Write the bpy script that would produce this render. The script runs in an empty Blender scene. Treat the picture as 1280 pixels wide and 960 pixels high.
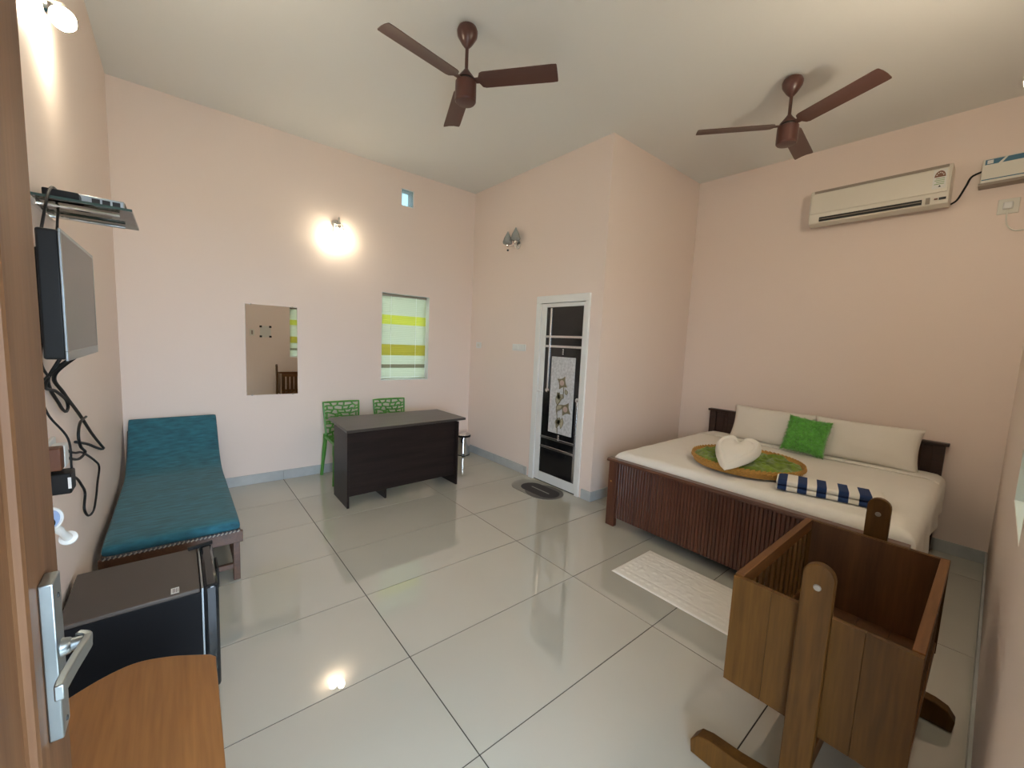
import bpy, bmesh, math, random
from mathutils import Vector, Matrix, Euler, noise
random.seed(7)
S = bpy.context.scene
COL = S.collection
PI = math.pi
R = math.radians

# ------------------------------------------------------------------ camera
cam_d = bpy.data.cameras.new('camera'); cam = bpy.data.objects.new('camera', cam_d); COL.objects.link(cam)
cam_d.sensor_fit = 'HORIZONTAL'; cam_d.sensor_width = 36.0
cam_d.lens = 505.942 / 1280 * 36.0
cam_d.clip_start = 0.01
cam.location = (-0.8463, -4.1184, 1.5713)
cam.rotation_euler = (1.46863, -0.04524, -0.68977)
S.camera = cam
# ------------------------------------------------------------------ world
W = bpy.data.worlds.new('world'); S.world = W; W.use_nodes = True
wn = W.node_tree.nodes; bg = wn['Background']
bg.inputs[0].default_value = (0.64, 0.80, 1.0, 1); bg.inputs[1].default_value = 14.0
# ------------------------------------------------------------------ exposure
S.view_settings.view_transform = 'Standard'; S.view_settings.look = 'None'
S.view_settings.gamma = 1.0; S.view_settings.use_curve_mapping = False
S.view_settings.exposure = 0.4
BULB = 185.0
sun_d = bpy.data.lights.new('sun', 'SUN'); sun_d.energy = 4.0; sun_d.angle = R(.6); sun_d.color = (1.0, .96, .88)
sun = bpy.data.objects.new('sun', sun_d); COL.objects.link(sun); sun.rotation_euler = (R(24), 0, R(-25))
# sky portals in the openings only guide sampling
def portal(name, loc, rot, sx, sy):
    l = bpy.data.lights.new(name, 'AREA'); l.shape = 'RECTANGLE'; l.size = sx; l.size_y = sy
    l.cycles.is_portal = True
    o = bpy.data.objects.new(name, l); COL.objects.link(o); o.location = loc; o.rotation_euler = rot
portal('entrance_portal', (-0.5, -4.37, 1.05), (-PI/2, 0, PI), 1.0, 2.1)
portal('front_window_portal', (1.325, -4.37, 1.58), (-PI/2, 0, PI), 0.63, 1.06)
portal('back_window_portal', (1.375, 0.86, 1.57), (-PI/2, 0, 0), 0.63, 1.06)

# ------------------------------------------------------------------ geometry
XL, XB, XR = -1.22, 2.345, 4.02      # left wall, bathroom wall, bed wall
YF, YC, YB = -4.205, -1.603, 0.665   # front wall, bathroom corner, back wall
ZC = 3.55; TH = 0.18

# ------------------------------------------------------------------ materials
def mat(name, col, rough=0.5, metal=0.0, **k):
    m = bpy.data.materials.new(name); m.use_nodes = True
    b = m.node_tree.nodes['Principled BSDF']
    b.inputs['Base Color'].default_value = (*col, 1); b.inputs['Roughness'].default_value = rough
    b.inputs['Metallic'].default_value = metal
    if 'spec' in k: b.inputs['Specular IOR Level'].default_value = k['spec']
    if 'trans' in k: b.inputs['Transmission Weight'].default_value = k['trans']
    if 'ior' in k: b.inputs['IOR'].default_value = k['ior']
    if 'coat' in k: b.inputs['Coat Weight'].default_value = k['coat']; b.inputs['Coat Roughness'].default_value = .15
    if 'sheen' in k: b.inputs['Sheen Weight'].default_value = k['sheen']
    if 'emit' in k:
        b.inputs['Emission Color'].default_value = (*k.get('ecol', col), 1); b.inputs['Emission Strength'].default_value = k['emit']
    N, Lk = m.node_tree.nodes, m.node_tree.links
    if 'noise' in k:                      # (scale, amount, stretch vector)
        sc, am, st = k['noise']
        tc = N.new('ShaderNodeTexCoord'); mp = N.new('ShaderNodeMapping'); mp.inputs['Scale'].default_value = st
        nz = N.new('ShaderNodeTexNoise'); nz.inputs['Scale'].default_value = sc; nz.inputs['Detail'].default_value = 4
        Lk.new(tc.outputs['Object'], mp.inputs['Vector']); Lk.new(mp.outputs['Vector'], nz.inputs['Vector'])
        rp = N.new('ShaderNodeValToRGB')
        c2 = k.get('col2', tuple(max(0, c*(1-am)) for c in col)); c1 = tuple(min(1, c*(1+am*.5)) for c in col)
        rp.color_ramp.elements[0].color = (*c2, 1); rp.color_ramp.elements[0].position = .3
        rp.color_ramp.elements[1].color = (*c1, 1); rp.color_ramp.elements[1].position = .7
        Lk.new(nz.outputs['Fac'], rp.inputs['Fac'])
        if k.get('per_object'):
            oi = N.new('ShaderNodeObjectInfo'); hs = N.new('ShaderNodeHueSaturation')
            mr = N.new('ShaderNodeMapRange'); a = k['per_object']; mr.inputs[3].default_value = 1-a; mr.inputs[4].default_value = 1+a
            Lk.new(oi.outputs['Random'], mr.inputs[0]); Lk.new(mr.outputs[0], hs.inputs['Value'])
            ad = N.new('ShaderNodeVectorMath'); ad.operation = 'ADD'
            ml = N.new('ShaderNodeMath'); ml.operation = 'MULTIPLY'; ml.inputs[1].default_value = 17.0
            Lk.new(oi.outputs['Random'], ml.inputs[0]); Lk.new(tc.outputs['Object'], ad.inputs[0]); Lk.new(ml.outputs[0], ad.inputs[1])
            Lk.new(ad.outputs[0], mp.inputs['Vector'])
            Lk.new(rp.outputs['Color'], hs.inputs['Color']); Lk.new(hs.outputs['Color'], b.inputs['Base Color'])
        else:
            Lk.new(rp.outputs['Color'], b.inputs['Base Color'])
    if 'bump' in k:                       # (scale, strength, distance)
        sc, stg, ds = k['bump']
        tc = N.new('ShaderNodeTexCoord')
        nz = N.new('ShaderNodeTexNoise'); nz.inputs['Scale'].default_value = sc; nz.inputs['Detail'].default_value = 3
        Lk.new(tc.outputs['Object'], nz.inputs['Vector'])
        bp = N.new('ShaderNodeBump'); bp.inputs['Strength'].default_value = stg; bp.inputs['Distance'].default_value = ds
        Lk.new(nz.outputs['Fac'], bp.inputs['Height']); Lk.new(bp.outputs['Normal'], b.inputs['Normal'])
    return m

def wood(name, dark, light, rough, stretch, scale=6.0, coat=0.0, per_object=0.0, spec=.5):
    """grain along the axis whose stretch is small: stretched noise plus finer streaks"""
    m = mat(name, dark, rough, coat=coat, spec=spec)
    N, Lk = m.node_tree.nodes, m.node_tree.links; b = N['Principled BSDF']
    tc = N.new('ShaderNodeTexCoord'); mp = N.new('ShaderNodeMapping'); mp.inputs['Scale'].default_value = stretch
    src = tc.outputs['Object']
    oi = N.new('ShaderNodeObjectInfo')
    if per_object:
        ml = N.new('ShaderNodeMath'); ml.operation = 'MULTIPLY'; ml.inputs[1].default_value = 9.0
        ad = N.new('ShaderNodeVectorMath'); ad.operation = 'ADD'
        Lk.new(oi.outputs['Random'], ml.inputs[0]); Lk.new(src, ad.inputs[0]); Lk.new(ml.outputs[0], ad.inputs[1]); src = ad.outputs[0]
    Lk.new(src, mp.inputs['Vector'])
    n1 = N.new('ShaderNodeTexNoise'); n1.inputs['Scale'].default_value = scale; n1.inputs['Detail'].default_value = 5; n1.inputs['Distortion'].default_value = .6
    n2 = N.new('ShaderNodeTexNoise'); n2.inputs['Scale'].default_value = scale*6; n2.inputs['Detail'].default_value = 2
    Lk.new(mp.outputs['Vector'], n1.inputs['Vector']); Lk.new(mp.outputs['Vector'], n2.inputs['Vector'])
    mx = N.new('ShaderNodeMath'); mx.operation = 'MULTIPLY_ADD'; mx.inputs[1].default_value = .45
    Lk.new(n2.outputs['Fac'], mx.inputs[0]); Lk.new(n1.outputs['Fac'], mx.inputs[2])
    rp = N.new('ShaderNodeValToRGB'); rp.color_ramp.elements[0].position = .5; rp.color_ramp.elements[1].position = .95
    rp.color_ramp.elements[0].color = (*dark, 1); rp.color_ramp.elements[1].color = (*light, 1)
    Lk.new(mx.outputs[0], rp.inputs['Fac'])
    out = rp.outputs['Color']
    if per_object:
        hs = N.new('ShaderNodeHueSaturation'); mr = N.new('ShaderNodeMapRange')
        mr.inputs[3].default_value = 1-per_object; mr.inputs[4].default_value = 1+per_object
        Lk.new(oi.outputs['Random'], mr.inputs[0]); Lk.new(mr.outputs[0], hs.inputs['Value']); Lk.new(out, hs.inputs['Color']); out = hs.outputs['Color']
    Lk.new(out, b.inputs['Base Color'])
    bp = N.new('ShaderNodeBump'); bp.inputs['Strength'].default_value = .12; bp.inputs['Distance'].default_value = .002
    Lk.new(n2.outputs['Fac'], bp.inputs['Height']); Lk.new(bp.outputs['Normal'], b.inputs['Normal'])
    return m

def sheer(name, col, trans):
    m = mat(name, col, .5); N, Lk = m.node_tree.nodes, m.node_tree.links
    t = N.new('ShaderNodeBsdfTranslucent'); t.inputs[0].default_value = (*col, 1)
    mx = N.new('ShaderNodeMixShader'); mx.inputs[0].default_value = trans
    Lk.new(N['Principled BSDF'].outputs[0], mx.inputs[1]); Lk.new(t.outputs[0], mx.inputs[2])
    Lk.new(mx.outputs[0], N['Material Output'].inputs[0]); return m

def thin_glass(name, col, refl=.08):
    m = mat(name, col, .02); N, Lk = m.node_tree.nodes, m.node_tree.links
    t = N.new('ShaderNodeBsdfTransparent'); t.inputs[0].default_value = (*col, 1)
    g = N.new('ShaderNodeBsdfGlossy'); g.inputs['Roughness'].default_value = .02
    fr = N.new('ShaderNodeFresnel'); fr.inputs[0].default_value = 1.45
    mx = N.new('ShaderNodeMixShader'); Lk.new(fr.outputs[0], mx.inputs[0])
    Lk.new(t.outputs[0], mx.inputs[1]); Lk.new(g.outputs[0], mx.inputs[2]); Lk.new(mx.outputs[0], N['Material Output'].inputs[0]); return m

M = {}
M['wall'] = mat('pink_wall_paint', (.86, .725, .64), .55, bump=(60, .08, .004), spec=.3)
M['ceil'] = mat('ceiling_paint', (.80, .79, .75), .7, bump=(25, .1, .004), spec=.2)
M['tile'] = mat('glossy_floor_tile', (.515, .50, .43), .012, noise=(1.3, .05, (1, 1, 1)), per_object=.02, spec=.8, ior=1.85)
M['grout'] = mat('dark_grout', (.05, .046, .04), .95, spec=.05)
M['skirt'] = mat('grey_skirting_tile', (.50, .515, .505), .25, noise=(8, .1, (1, 1, 1)), per_object=.03)
M['white'] = mat('white_plastic', (.8, .8, .77), .35)
M['whitealu'] = mat('white_powder_coat', (.82, .82, .79), .3)
M['offwhite'] = mat('offwhite_plastic', (.74, .71, .62), .3)
M['black'] = mat('black_plastic', (.009, .009, .009), .5, spec=.25)
M['blackgloss'] = mat('black_gloss_panel', (.008, .008, .009), .12)
M['screen'] = mat('tv_screen', (.06, .057, .05), .28, spec=.8)
M['chrome'] = mat('chrome', (.75, .75, .74), .14, 1)
M['satin'] = mat('satin_steel', (.36, .40, .42), .36, 1)
M['rod'] = mat('silver_strip', (.7, .7, .72), .2, 1)
M['mirror'] = mat('mirror_glass', (.86, .86, .84), .01, 1)
M['dark'] = mat('dark_slot', (.02, .02, .02), .7)
M['fan'] = mat('brown_fan_enamel', (.085, .032, .024), .3)
M['fanblade'] = mat('brown_fan_blade', (.095, .04, .03), .35)
M['bedwood'] = wood('dark_reddish_bed_wood', (.062, .018, .009), (.115, .036, .017), .32, (1, 1, .06), 22, coat=.15, per_object=.07)
M['bedwood_h'] = wood('dark_reddish_bed_rail', (.06, .018, .009), (.12, .04, .02), .3, (1, .06, 1), 22, coat=.2)
M['headwood'] = wood('near_black_headboard_wood', (.026, .011, .008), (.05, .02, .012), .35, (1, .06, 1), 22)
M['crib_v'] = wood('crib_teak_upright', (.070, .029, .005), (.13, .056, .010), .5, (1, 1, .07), 16, per_object=.07, spec=.22)
M['crib_h'] = wood('crib_teak_rail', (.10, .038, .010), (.20, .080, .022), .5, (.07, 1, 1), 16, per_object=.1, spec=.25)
M['crib_d'] = wood('crib_inner_teak', (.075, .03, .010), (.15, .062, .02), .45, (1, 1, .07), 16, per_object=.12)
M['door'] = wood('entrance_door_wood', (.095, .04, .016), (.17, .082, .036), .5, (1, 1, .05), 14, spec=.25)
M['oak'] = wood('orange_laminate', (.18, .072, .018), (.32, .135, .036), .35, (1, .06, 1), 14)
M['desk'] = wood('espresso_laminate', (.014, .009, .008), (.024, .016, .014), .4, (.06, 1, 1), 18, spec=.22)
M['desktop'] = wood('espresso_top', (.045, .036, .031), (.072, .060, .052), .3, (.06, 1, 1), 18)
M['loungewood'] = wood('lounge_walnut', (.06, .026, .014), (.12, .055, .03), .35, (1, .1, 1), 18)
M['teal'] = mat('teal_velvet', (.020, .135, .185), .85, noise=(26, .4, (.5, 2.2, 1)), sheen=.12, bump=(90, .2, .003))
M['piping'] = mat('striped_piping_light', (.34, .31, .26), .8)
M['pipingd'] = mat('striped_piping_dark', (.05, .05, .06), .8)
M['sheet'] = mat('white_cotton_sheet', (.82, .78, .71), .85, bump=(9, .25, .02), sheen=.2)
M['pillow'] = mat('white_pillow_cotton', (.80, .75, .67), .85, bump=(14, .3, .015))
M['towel'] = mat('white_terry', (.82, .77, .68), .95, bump=(160, .5, .004), sheen=.3)
M['navy'] = mat('navy_terry', (.012, .035, .12), .95, bump=(160, .5, .004))
M['fluff'] = mat('green_fluff', (.15, .50, .07), .9, noise=(30, .35, (1, 1, 1)), sheen=.5)
M['moss'] = mat('green_crumpled_cloth', (.17, .26, .02), .85, noise=(18, .5, (1, 1, 1)), sheen=.3)
M['rattan'] = mat('woven_cane', (.50, .26, .05), .55, noise=(60, .4, (1, 1, 6)))
M['matw'] = mat('white_bath_mat', (.84, .80, .73), .95, bump=(180, .4, .004))
M['matl'] = mat('grey_mat_light', (.30, .29, .26), .9, bump=(200, .4, .003))
M['matg'] = mat('grey_mat_mid', (.13, .12, .11), .9, bump=(200, .4, .003))
M['matd'] = mat('grey_mat_dark', (.045, .04, .042), .9, bump=(200, .4, .003))
M['green'] = mat('green_chair_plastic', (.09, .30, .045), .35)
M['fridge'] = mat('fridge_top_dark_grey', (.075, .06, .05), .5, bump=(300, .15, .001))
M['fridgeside'] = mat('fridge_black_side', (.006, .006, .007), .5, spec=.15)
M['fridgedoor'] = mat('fridge_door_gloss', (.012, .014, .016), .12)
M['label'] = mat('white_label', (.75, .74, .7), .6)
M['ac'] = mat('ac_cream_plastic', (.76, .71, .61), .28)
M['acgrey'] = mat('ac_grey_grille', (.30, .25, .20), .5)
M['bluestripe'] = mat('blue_band', (.04, .14, .22), .4)
M['redbrown'] = mat('brown_sticker', (.20, .09, .05), .5)
M['greenprint'] = mat('green_print', (.30, .42, .22), .5)
M['glow_mild'] = mat('lit_frosted_glass_dimmer', (.9, .88, .8), .3, emit=BULB*.2, ecol=(1.0, .90, .68))
M['glow_strong'] = mat('lit_frosted_glass_brighter', (.9, .88, .8), .3, emit=BULB*1.4, ecol=(1.0, .90, .70))
M['frost'] = mat('unlit_grey_glass', (.42, .44, .43), .2, trans=.35, ior=1.3)
M['glow'] = mat('lit_frosted_glass', (.9, .88, .8), .3, emit=BULB, ecol=(1.0, .90, .70))
M['glassshelf'] = thin_glass('shelf_glass', (.86, .92, .88))
M['glassedge'] = mat('shelf_glass_edge', (.05, .085, .075), .15)
M['tinted'] = thin_glass('tinted_vent_glass', (.25, .30, .30))
M['pane'] = thin_glass('window_pane', (.93, .97, .96))
M['slat'] = sheer('blind_slat_pale_green', (.56, .58, .42), .10)
M['slaty'] = sheer('blind_slat_lime', (.58, .58, .08), .10)
M['slato'] = sheer('blind_slat_olive', (.44, .38, .05), .09)
M['slatd'] = sheer('blind_slat_brown', (.25, .23, .14), .06)
M['brownplug'] = mat('brown_adaptor', (.11, .035, .012), .5)
M['palebl'] = mat('pale_blue_plastic', (.30, .40, .62), .3)
M['panelglass'] = mat('patterned_grey_panel', (.62, .62, .63), .3, noise=(40, .25, (1, 1, 1)), bump=(50, .5, .004))
M['motif'] = mat('bronze_motif', (.20, .17, .10), .4)
M['motifl'] = mat('beige_motif_fill', (.42, .38, .27), .4)
M['motifp'] = mat('pink_motif_centre', (.52, .38, .33), .4)
M['ground'] = mat('yard_ground', (.42, .43, .38), .9, noise=(2, .2, (1, 1, 1)))
M['paper'] = mat('notice_paper', (.72, .70, .64), .7)

# ------------------------------------------------------------------ helpers
def tag(o, label=None, cat=None, group=None, kind=None):
    if label: o['label'] = label
    if cat: o['category'] = cat
    if group: o['group'] = group
    if kind: o['kind'] = kind
    return o
def thing(name, label, cat, loc=(0, 0, 0), group=None, kind=None):
    o = bpy.data.objects.new(name, None); COL.objects.link(o); o.location = loc; o.empty_display_size = .05
    return tag(o, label, cat, group, kind)
def root_loc(o):
    v = Vector((0, 0, 0))
    while o is not None: v += o.location; o = o.parent
    return v

class MB:
    """collects faces in WORLD coordinates; build() makes one mesh object, stored relative to its parent's place"""
    def __init__(s): s.v = []; s.f = []; s.m = []; s.mi = 0
    def add(s, vs, fs):
        n = len(s.v); s.v += [Vector(v) for v in vs]; s.f += [tuple(i+n for i in f) for f in fs]; s.m += [s.mi]*len(fs); return s
    def box(s, lo, hi):
        x0, y0, z0 = lo; x1, y1, z1 = hi
        return s.add([(x0,y0,z0),(x1,y0,z0),(x1,y1,z0),(x0,y1,z0),(x0,y0,z1),(x1,y0,z1),(x1,y1,z1),(x0,y1,z1)],
                     [(0,3,2,1),(4,5,6,7),(0,1,5,4),(1,2,6,5),(2,3,7,6),(3,0,4,7)])
    def obox(s, c, size, rot=(0, 0, 0)):
        m = Euler(rot).to_matrix(); h = Vector(size)/2; vs = []
        for k in [(-1,-1,-1),(1,-1,-1),(1,1,-1),(-1,1,-1),(-1,-1,1),(1,-1,1),(1,1,1),(-1,1,1)]:
            vs.append(Vector(c) + m @ Vector((k[0]*h.x, k[1]*h.y, k[2]*h.z)))
        return s.add(vs, [(0,3,2,1),(4,5,6,7),(0,1,5,4),(1,2,6,5),(2,3,7,6),(3,0,4,7)])
    def prism(s, poly, a, b, axis):
        """polygon of 2D points extruded from a to b along axis 'x' (y,z), 'y' (x,z) or 'z' (x,y)"""
        def P(p, t): return {'x': (t, p[0], p[1]), 'y': (p[0], t, p[1]), 'z': (p[0], p[1], t)}[axis]
        n = len(poly)
        return s.add([P(p, a) for p in poly]+[P(p, b) for p in poly],
                     [tuple(range(n))[::-1], tuple(range(n, 2*n))]+[(i, (i+1) % n, n+(i+1) % n, n+i) for i in range(n)])
    def tube(s, pts, r, n=8, closed=False):
        pts = [Vector(p) for p in pts]; L = len(pts); rr = r if isinstance(r, (list, tuple)) else [r]*L
        ref = Vector((.31, .17, .93)); vs = []; prev = None
        for i, p in enumerate(pts):
            d = (pts[min(i+1, L-1)]-pts[max(i-1, 0)]); d = d.normalized() if d.length > 1e-9 else Vector((0, 0, 1))
            if prev is None: a = d.cross(ref).normalized()
            else: a = (prev - d*prev.dot(d)).normalized()
            prev = a; b = d.cross(a)
            vs += [p + (a*math.cos(2*PI*k/n)+b*math.sin(2*PI*k/n))*rr[i] for k in range(n)]
        fs = [(i*n+k, i*n+(k+1) % n, (i+1)*n+(k+1) % n, (i+1)*n+k) for i in range(L-1) for k in range(n)]
        fs += [tuple(range(n))[::-1], tuple((L-1)*n+k for k in range(n))]
        return s.add(vs, fs)
    def lathe(s, prof, c, axis=(0, 0, 1), n=24, cap=True):
        """profile of (radius, height along axis)"""
        ax = Vector(axis).normalized(); u = ax.orthogonal().normalized(); w = ax.cross(u); c = Vector(c); vs = []
        for r, h in prof: vs += [c+ax*h+(u*math.cos(2*PI*k/n)+w*math.sin(2*PI*k/n))*max(r, 1e-5) for k in range(n)]
        L = len(prof)
        fs = [(i*n+k, i*n+(k+1) % n, (i+1)*n+(k+1) % n, (i+1)*n+k) for i in range(L-1) for k in range(n)]
        if cap: fs += [tuple(range(n))[::-1], tuple((L-1)*n+k for k in range(n))]
        return s.add(vs, fs)
    def grid(s, fn, nu, nv, closed_u=False):
        vs = [fn(i/nu, j/nv) for j in range(nv+1) for i in range(nu+1)]
        w = nu+1
        return s.add(vs, [(j*w+i, j*w+i+1, (j+1)*w+i+1, (j+1)*w+i) for j in range(nv) for i in range(nu)])
    def build(s, name, m, parent=None, bevel=0, smooth=35, weld=False, kind=None, solid=0, sub=0, label=None):
        off = root_loc(parent) if parent is not None else Vector((0, 0, 0))
        me = bpy.data.meshes.new(name); me.from_pydata([v-off for v in s.v], [], s.f)
        for mm in (m if isinstance(m, (list, tuple)) else [m]): me.materials.append(M[mm])
        me.polygons.foreach_set('material_index', s.m)
        bm = bmesh.new(); bm.from_mesh(me)
        if weld: bmesh.ops.remove_doubles(bm, verts=bm.verts, dist=1e-5)
        bmesh.ops.recalc_face_normals(bm, faces=bm.faces); bm.to_mesh(me); bm.free()
        if smooth:
            me.polygons.foreach_set('use_smooth', [True]*len(me.polygons)); me.set_sharp_from_angle(angle=R(smooth))
        me.update()
        o = bpy.data.objects.new(name, me); COL.objects.link(o)
        if parent is not None: o.parent = parent
        if solid:
            sm = o.modifiers.new('solid', 'SOLIDIFY'); sm.thickness = solid; sm.offset = 0
        if bevel:
            b = o.modifiers.new('bevel', 'BEVEL'); b.width = bevel; b.segments = 2; b.limit_method = 'ANGLE'; b.angle_limit = R(40)
        if sub:
            b = o.modifiers.new('sub', 'SUBSURF'); b.levels = sub; b.render_levels = sub
        if kind: o['kind'] = kind
        if label: o['label'] = label
        return o
def B(name, m, parent, lo, hi, bevel=0, **k): return MB().box(lo, hi).build(name, m, parent, bevel, **k)
def dup(src, parent, delta=(0, 0, 0)):
    o = src.copy(); COL.objects.link(o); o.parent = parent; o.location = Vector(src.location)+Vector(delta); return o
def copy_thing(root, delta, label):
    r = root.copy(); COL.objects.link(r); r.location = root.location+Vector(delta); r['label'] = label
    for ch in list(root.children):
        c = ch.copy(); COL.objects.link(c); c.parent = r
        for g in list(ch.children):
            d = g.copy(); COL.objects.link(d); d.parent = c
    return r
def bez(pts, n=8):
    """Catmull-Rom through the points"""
    P = [Vector(p) for p in pts]; P = [P[0]*2-P[1]]+P+[P[-1]*2-P[-2]]; out = []
    for i in range(1, len(P)-2):
        for k in range(n):
            t = k/n; a, b, c, d = P[i-1:i+3]
            out.append(.5*((2*b)+(c-a)*t+(2*a-5*b+4*c-d)*t*t+(3*b-a-3*c+d)*t**3))
    return out+[P[-2]]
def structure(o, label=None): o['kind'] = 'structure'; (label and o.__setitem__('label', label)); return o

# ------------------------------------------------------------------ setting
def wall_with_holes(name, axis, fixed, depth, u0, u1, z0, z1, holes, m='wall'):
    us = sorted({u0, u1, *[h[0] for h in holes], *[h[1] for h in holes]}); zs = sorted({z0, z1, *[h[2] for h in holes], *[h[3] for h in holes]})
    b = MB()
    for a, c in zip(us, us[1:]):
        for d, e in zip(zs, zs[1:]):
            mu, mz = (a+c)/2, (d+e)/2
            if any(h[0] < mu < h[1] and h[2] < mz < h[3] for h in holes): continue
            lo, hi = sorted((fixed, fixed+depth))
            if axis == 'y': b.box((a, lo, d), (c, hi, e))
            else: b.box((lo, a, d), (hi, c, e))
    return structure(b.build(name, m, smooth=0))
WIN_B = (1.06, 1.69, 1.04, 2.10); VENT = (1.285, 1.45, 3.145, 3.35)
WIN_F = (1.01, 1.64, 1.05, 2.10); DOOR_F = (-1.02, 0.0, 0.0, 2.12)
wall_with_holes('wall_back', 'y', YB, TH, XL-TH, XB+TH, 0, ZC, [WIN_B, VENT])
wall_with_holes('wall_front', 'y', YF, -TH, XL-TH, XR+TH, 0, ZC, [WIN_F, DOOR_F])
wall_with_holes('wall_left', 'x', XL, -TH, YF, YB, 0, ZC, [])
wall_with_holes('wall_right', 'x', XR, TH, YF, YC, 0, ZC, [])
wall_with_holes('wall_bathroom', 'x', XB, TH, YC, YB, 0, ZC, [(-1.44, -.70, 0, 2.09)])
wall_with_holes('wall_bathroom_side', 'y', YC, TH, XB+TH, XR+TH, 0, ZC, [])
structure(MB().box((XL-TH, YF-TH, ZC), (XR+TH, YB+TH, ZC+.12)).build('ceiling', 'ceil', smooth=0))
fl = structure(thing('floor', 'glossy pale cream tiled floor with dark joints', None, (0, 0, 0)))
B('screed', 'grout', fl, (XL-TH, YF-TH, -.08), (XR+TH, YB+TH, -.003), smooth=0)
g = .0026
ex = [XL, 0, 1.2, 2.4, 3.6, XR]; ey = [YB] + [-.602*j for j in range(0, 7)] + [YF]
tile_cache = {}
for x0, x1 in zip(ex, ex[1:]):
    for y1, y0 in zip(ey, ey[1:]):
        if (x0+x1)/2 > XB and y0 > YC: continue
        a, c, d, e = max(x0, XL), min(x1, XR), max(y0, YF), min(y1, YB)
        key = (round(c-a, 4), round(e-d, 4))
        if key not in tile_cache:
            b = MB().box((g, g, -.0025), (c-a-g, e-d-g, 0)).build('floor_tile', 'tile', fl, 0, smooth=0)
            tile_cache[key] = b; b.location = (a, d, 0)
        else:
            o = dup(tile_cache[key], fl); o.location = (a, d, 0)
# threshold outside the door and the yard
structure(B('ground', 'ground', None, (-20, -24, -.25), (20, YF-TH, -.15), smooth=0), 'yard outside the front wall')
structure(B('added_shade_roof', 'ceil', None, (-4, YF-TH-2.6, 2.75), (6, YF-TH, 2.90), smooth=0), 'unseen roof slab added to shade the entrance from the high sky')  # unseen slab, added to keep high sky light off the floor by the door
structure(B('ground', 'ground', None, (-20, YB+TH, -.25), (20, 20, -.15), smooth=0), 'yard outside the back wall')

def skirting(name, axis, fixed, sgn, u0, u1, first, step=.6, h=.1, t=.011):
    root = structure(thing(name, None, None, (0, 0, 0)))
    cuts = [u0]; u = first
    while u < u1-.02:
        if u > u0+.02: cuts.append(u)
        u += step
    cuts.append(u1)
    for a, c in zip(cuts, cuts[1:]):
        lo, hi = sorted((fixed, fixed+sgn*t))
        if axis == 'y': B('skirting_tile', 'skirt', root, (a+.001, lo, 0.0005), (c-.001, hi, h), .0015)
        else: B('skirting_tile', 'skirt', root, (lo, a+.001, 0.0005), (hi, c-.001, h), .0015)
skirting('baseboard_back', 'y', YB, -1, XL, XB, -1.2, 1.2)
skirting('baseboard_left', 'x', XL, 1, YF+.02, YB-.012, -4.2, 1.2)
skirting('baseboard_bathroom', 'x', XB, -1, -.635, YB-.012, -.58, .615)
skirting('baseboard_bathroom_corner', 'x', XB, -1, YC-.011, -1.485, YC-.011, .6)
skirting('baseboard_bathroom_side', 'y', YC, -1, XB, XR, XB+.075, .6)
skirting('baseboard_right', 'x', XR, -1, YF, YC-.012, YF, 1.2)
skirting('baseboard_front', 'y', YF, 1, 0.08, XR-.012, 0.08, 1.2)

# ---- windows
def window(n, hole, y, sgn, label):
    x0, x1, z0, z1 = hole; yy = y+sgn*.13
    w = structure(thing(f'window_{n}', label, None, ((x0+x1)/2, yy, z0)))
    b = MB(); f = .035; lo, hi = yy-.02, yy+.02
    b.box((x0, lo, z0), (x1, hi, z0+f)).box((x0, lo, z1-f), (x1, hi, z1)).box((x0, lo, z0+f), (x0+f, hi, z1-f)).box((x1-f, lo, z0+f), (x1, hi, z1-f))
    b.build('window_frame', 'whitealu', w, .002)
    B('window_pane', 'pane', w, (x0+f, yy-.003, z0+f), (x1-f, yy+.003, z1-f), smooth=0)
    l = MB(); t = .004; ya, yb = sorted((y+sgn*.001, y+sgn*.11))     # white reveal lining
    l.box((x0, ya, z0), (x1, yb, z0+t)).box((x0, ya, z0+t), (x0+t, yb, z1-t)).box((x1-t, ya, z0+t), (x1, yb, z1-t)).box((x0, ya, z1-t), (x1, yb, z1))
    l.build('window_reveal', 'white', w)
window(1, WIN_B, YB, 1, 'small back wall window behind a striped venetian blind')
window(2, WIN_F, YF, -1, 'front wall window seen edge-on at the right')
def blind(hole, yb, label):
    x0, x1, z0, z1 = hole; a, c = x0+.008, x1-.008
    r = thing('venetian_blind', label, 'blind', ((x0+x1)/2, yb, z1-.03))
    B('head_rail', 'acgrey', r, (a, yb-.015, z1-.032), (c, yb+.015, z1-.005), .002, label='grey head rail')
    n = 44; zt, zb = z1-.045, z0+.045; protos = {}
    for i in range(n):
        t = i/(n-1); z = zt+(zb-zt)*t
        m = 'slaty' if .22 < t < .345 else 'slato' if .60 < t < .735 else 'slatd' if .86 < t < .885 else 'slat'
        if m not in protos:
            b = MB(); w = .0125; tilt = R(-77)
            for k in range(4):
                s0, s1 = -w+2*w*k/4, -w+2*w*(k+1)/4
                def P(s, x): cv = .0022*(1-(s/w)**2); return (x, yb+s*math.cos(tilt)-cv*math.sin(tilt), z+s*math.sin(tilt)+cv*math.cos(tilt))
                b.add([P(s0, a), P(s0, c), P(s1, c), P(s1, a)], [(0, 1, 2, 3)])
            protos[m] = (b.build('slat', m, r, weld=True, smooth=60), z)
        else:
            dup(protos[m][0], r, (0, 0, z-protos[m][1]))
    B('bottom_rail', 'slat', r, (a, yb-.012, z0+.012), (c, yb+.012, z0+.03), .002)
    for fx in (.22, .76): MB().tube([(a+(c-a)*fx, yb-.016, z0+.02), (a+(c-a)*fx, yb-.016, z1-.03)], .0022, 6).build('ladder_cord', 'white', r)
blind(WIN_B, YB+.075, 'pale green venetian blind with two yellow bands in the back window')
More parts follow.
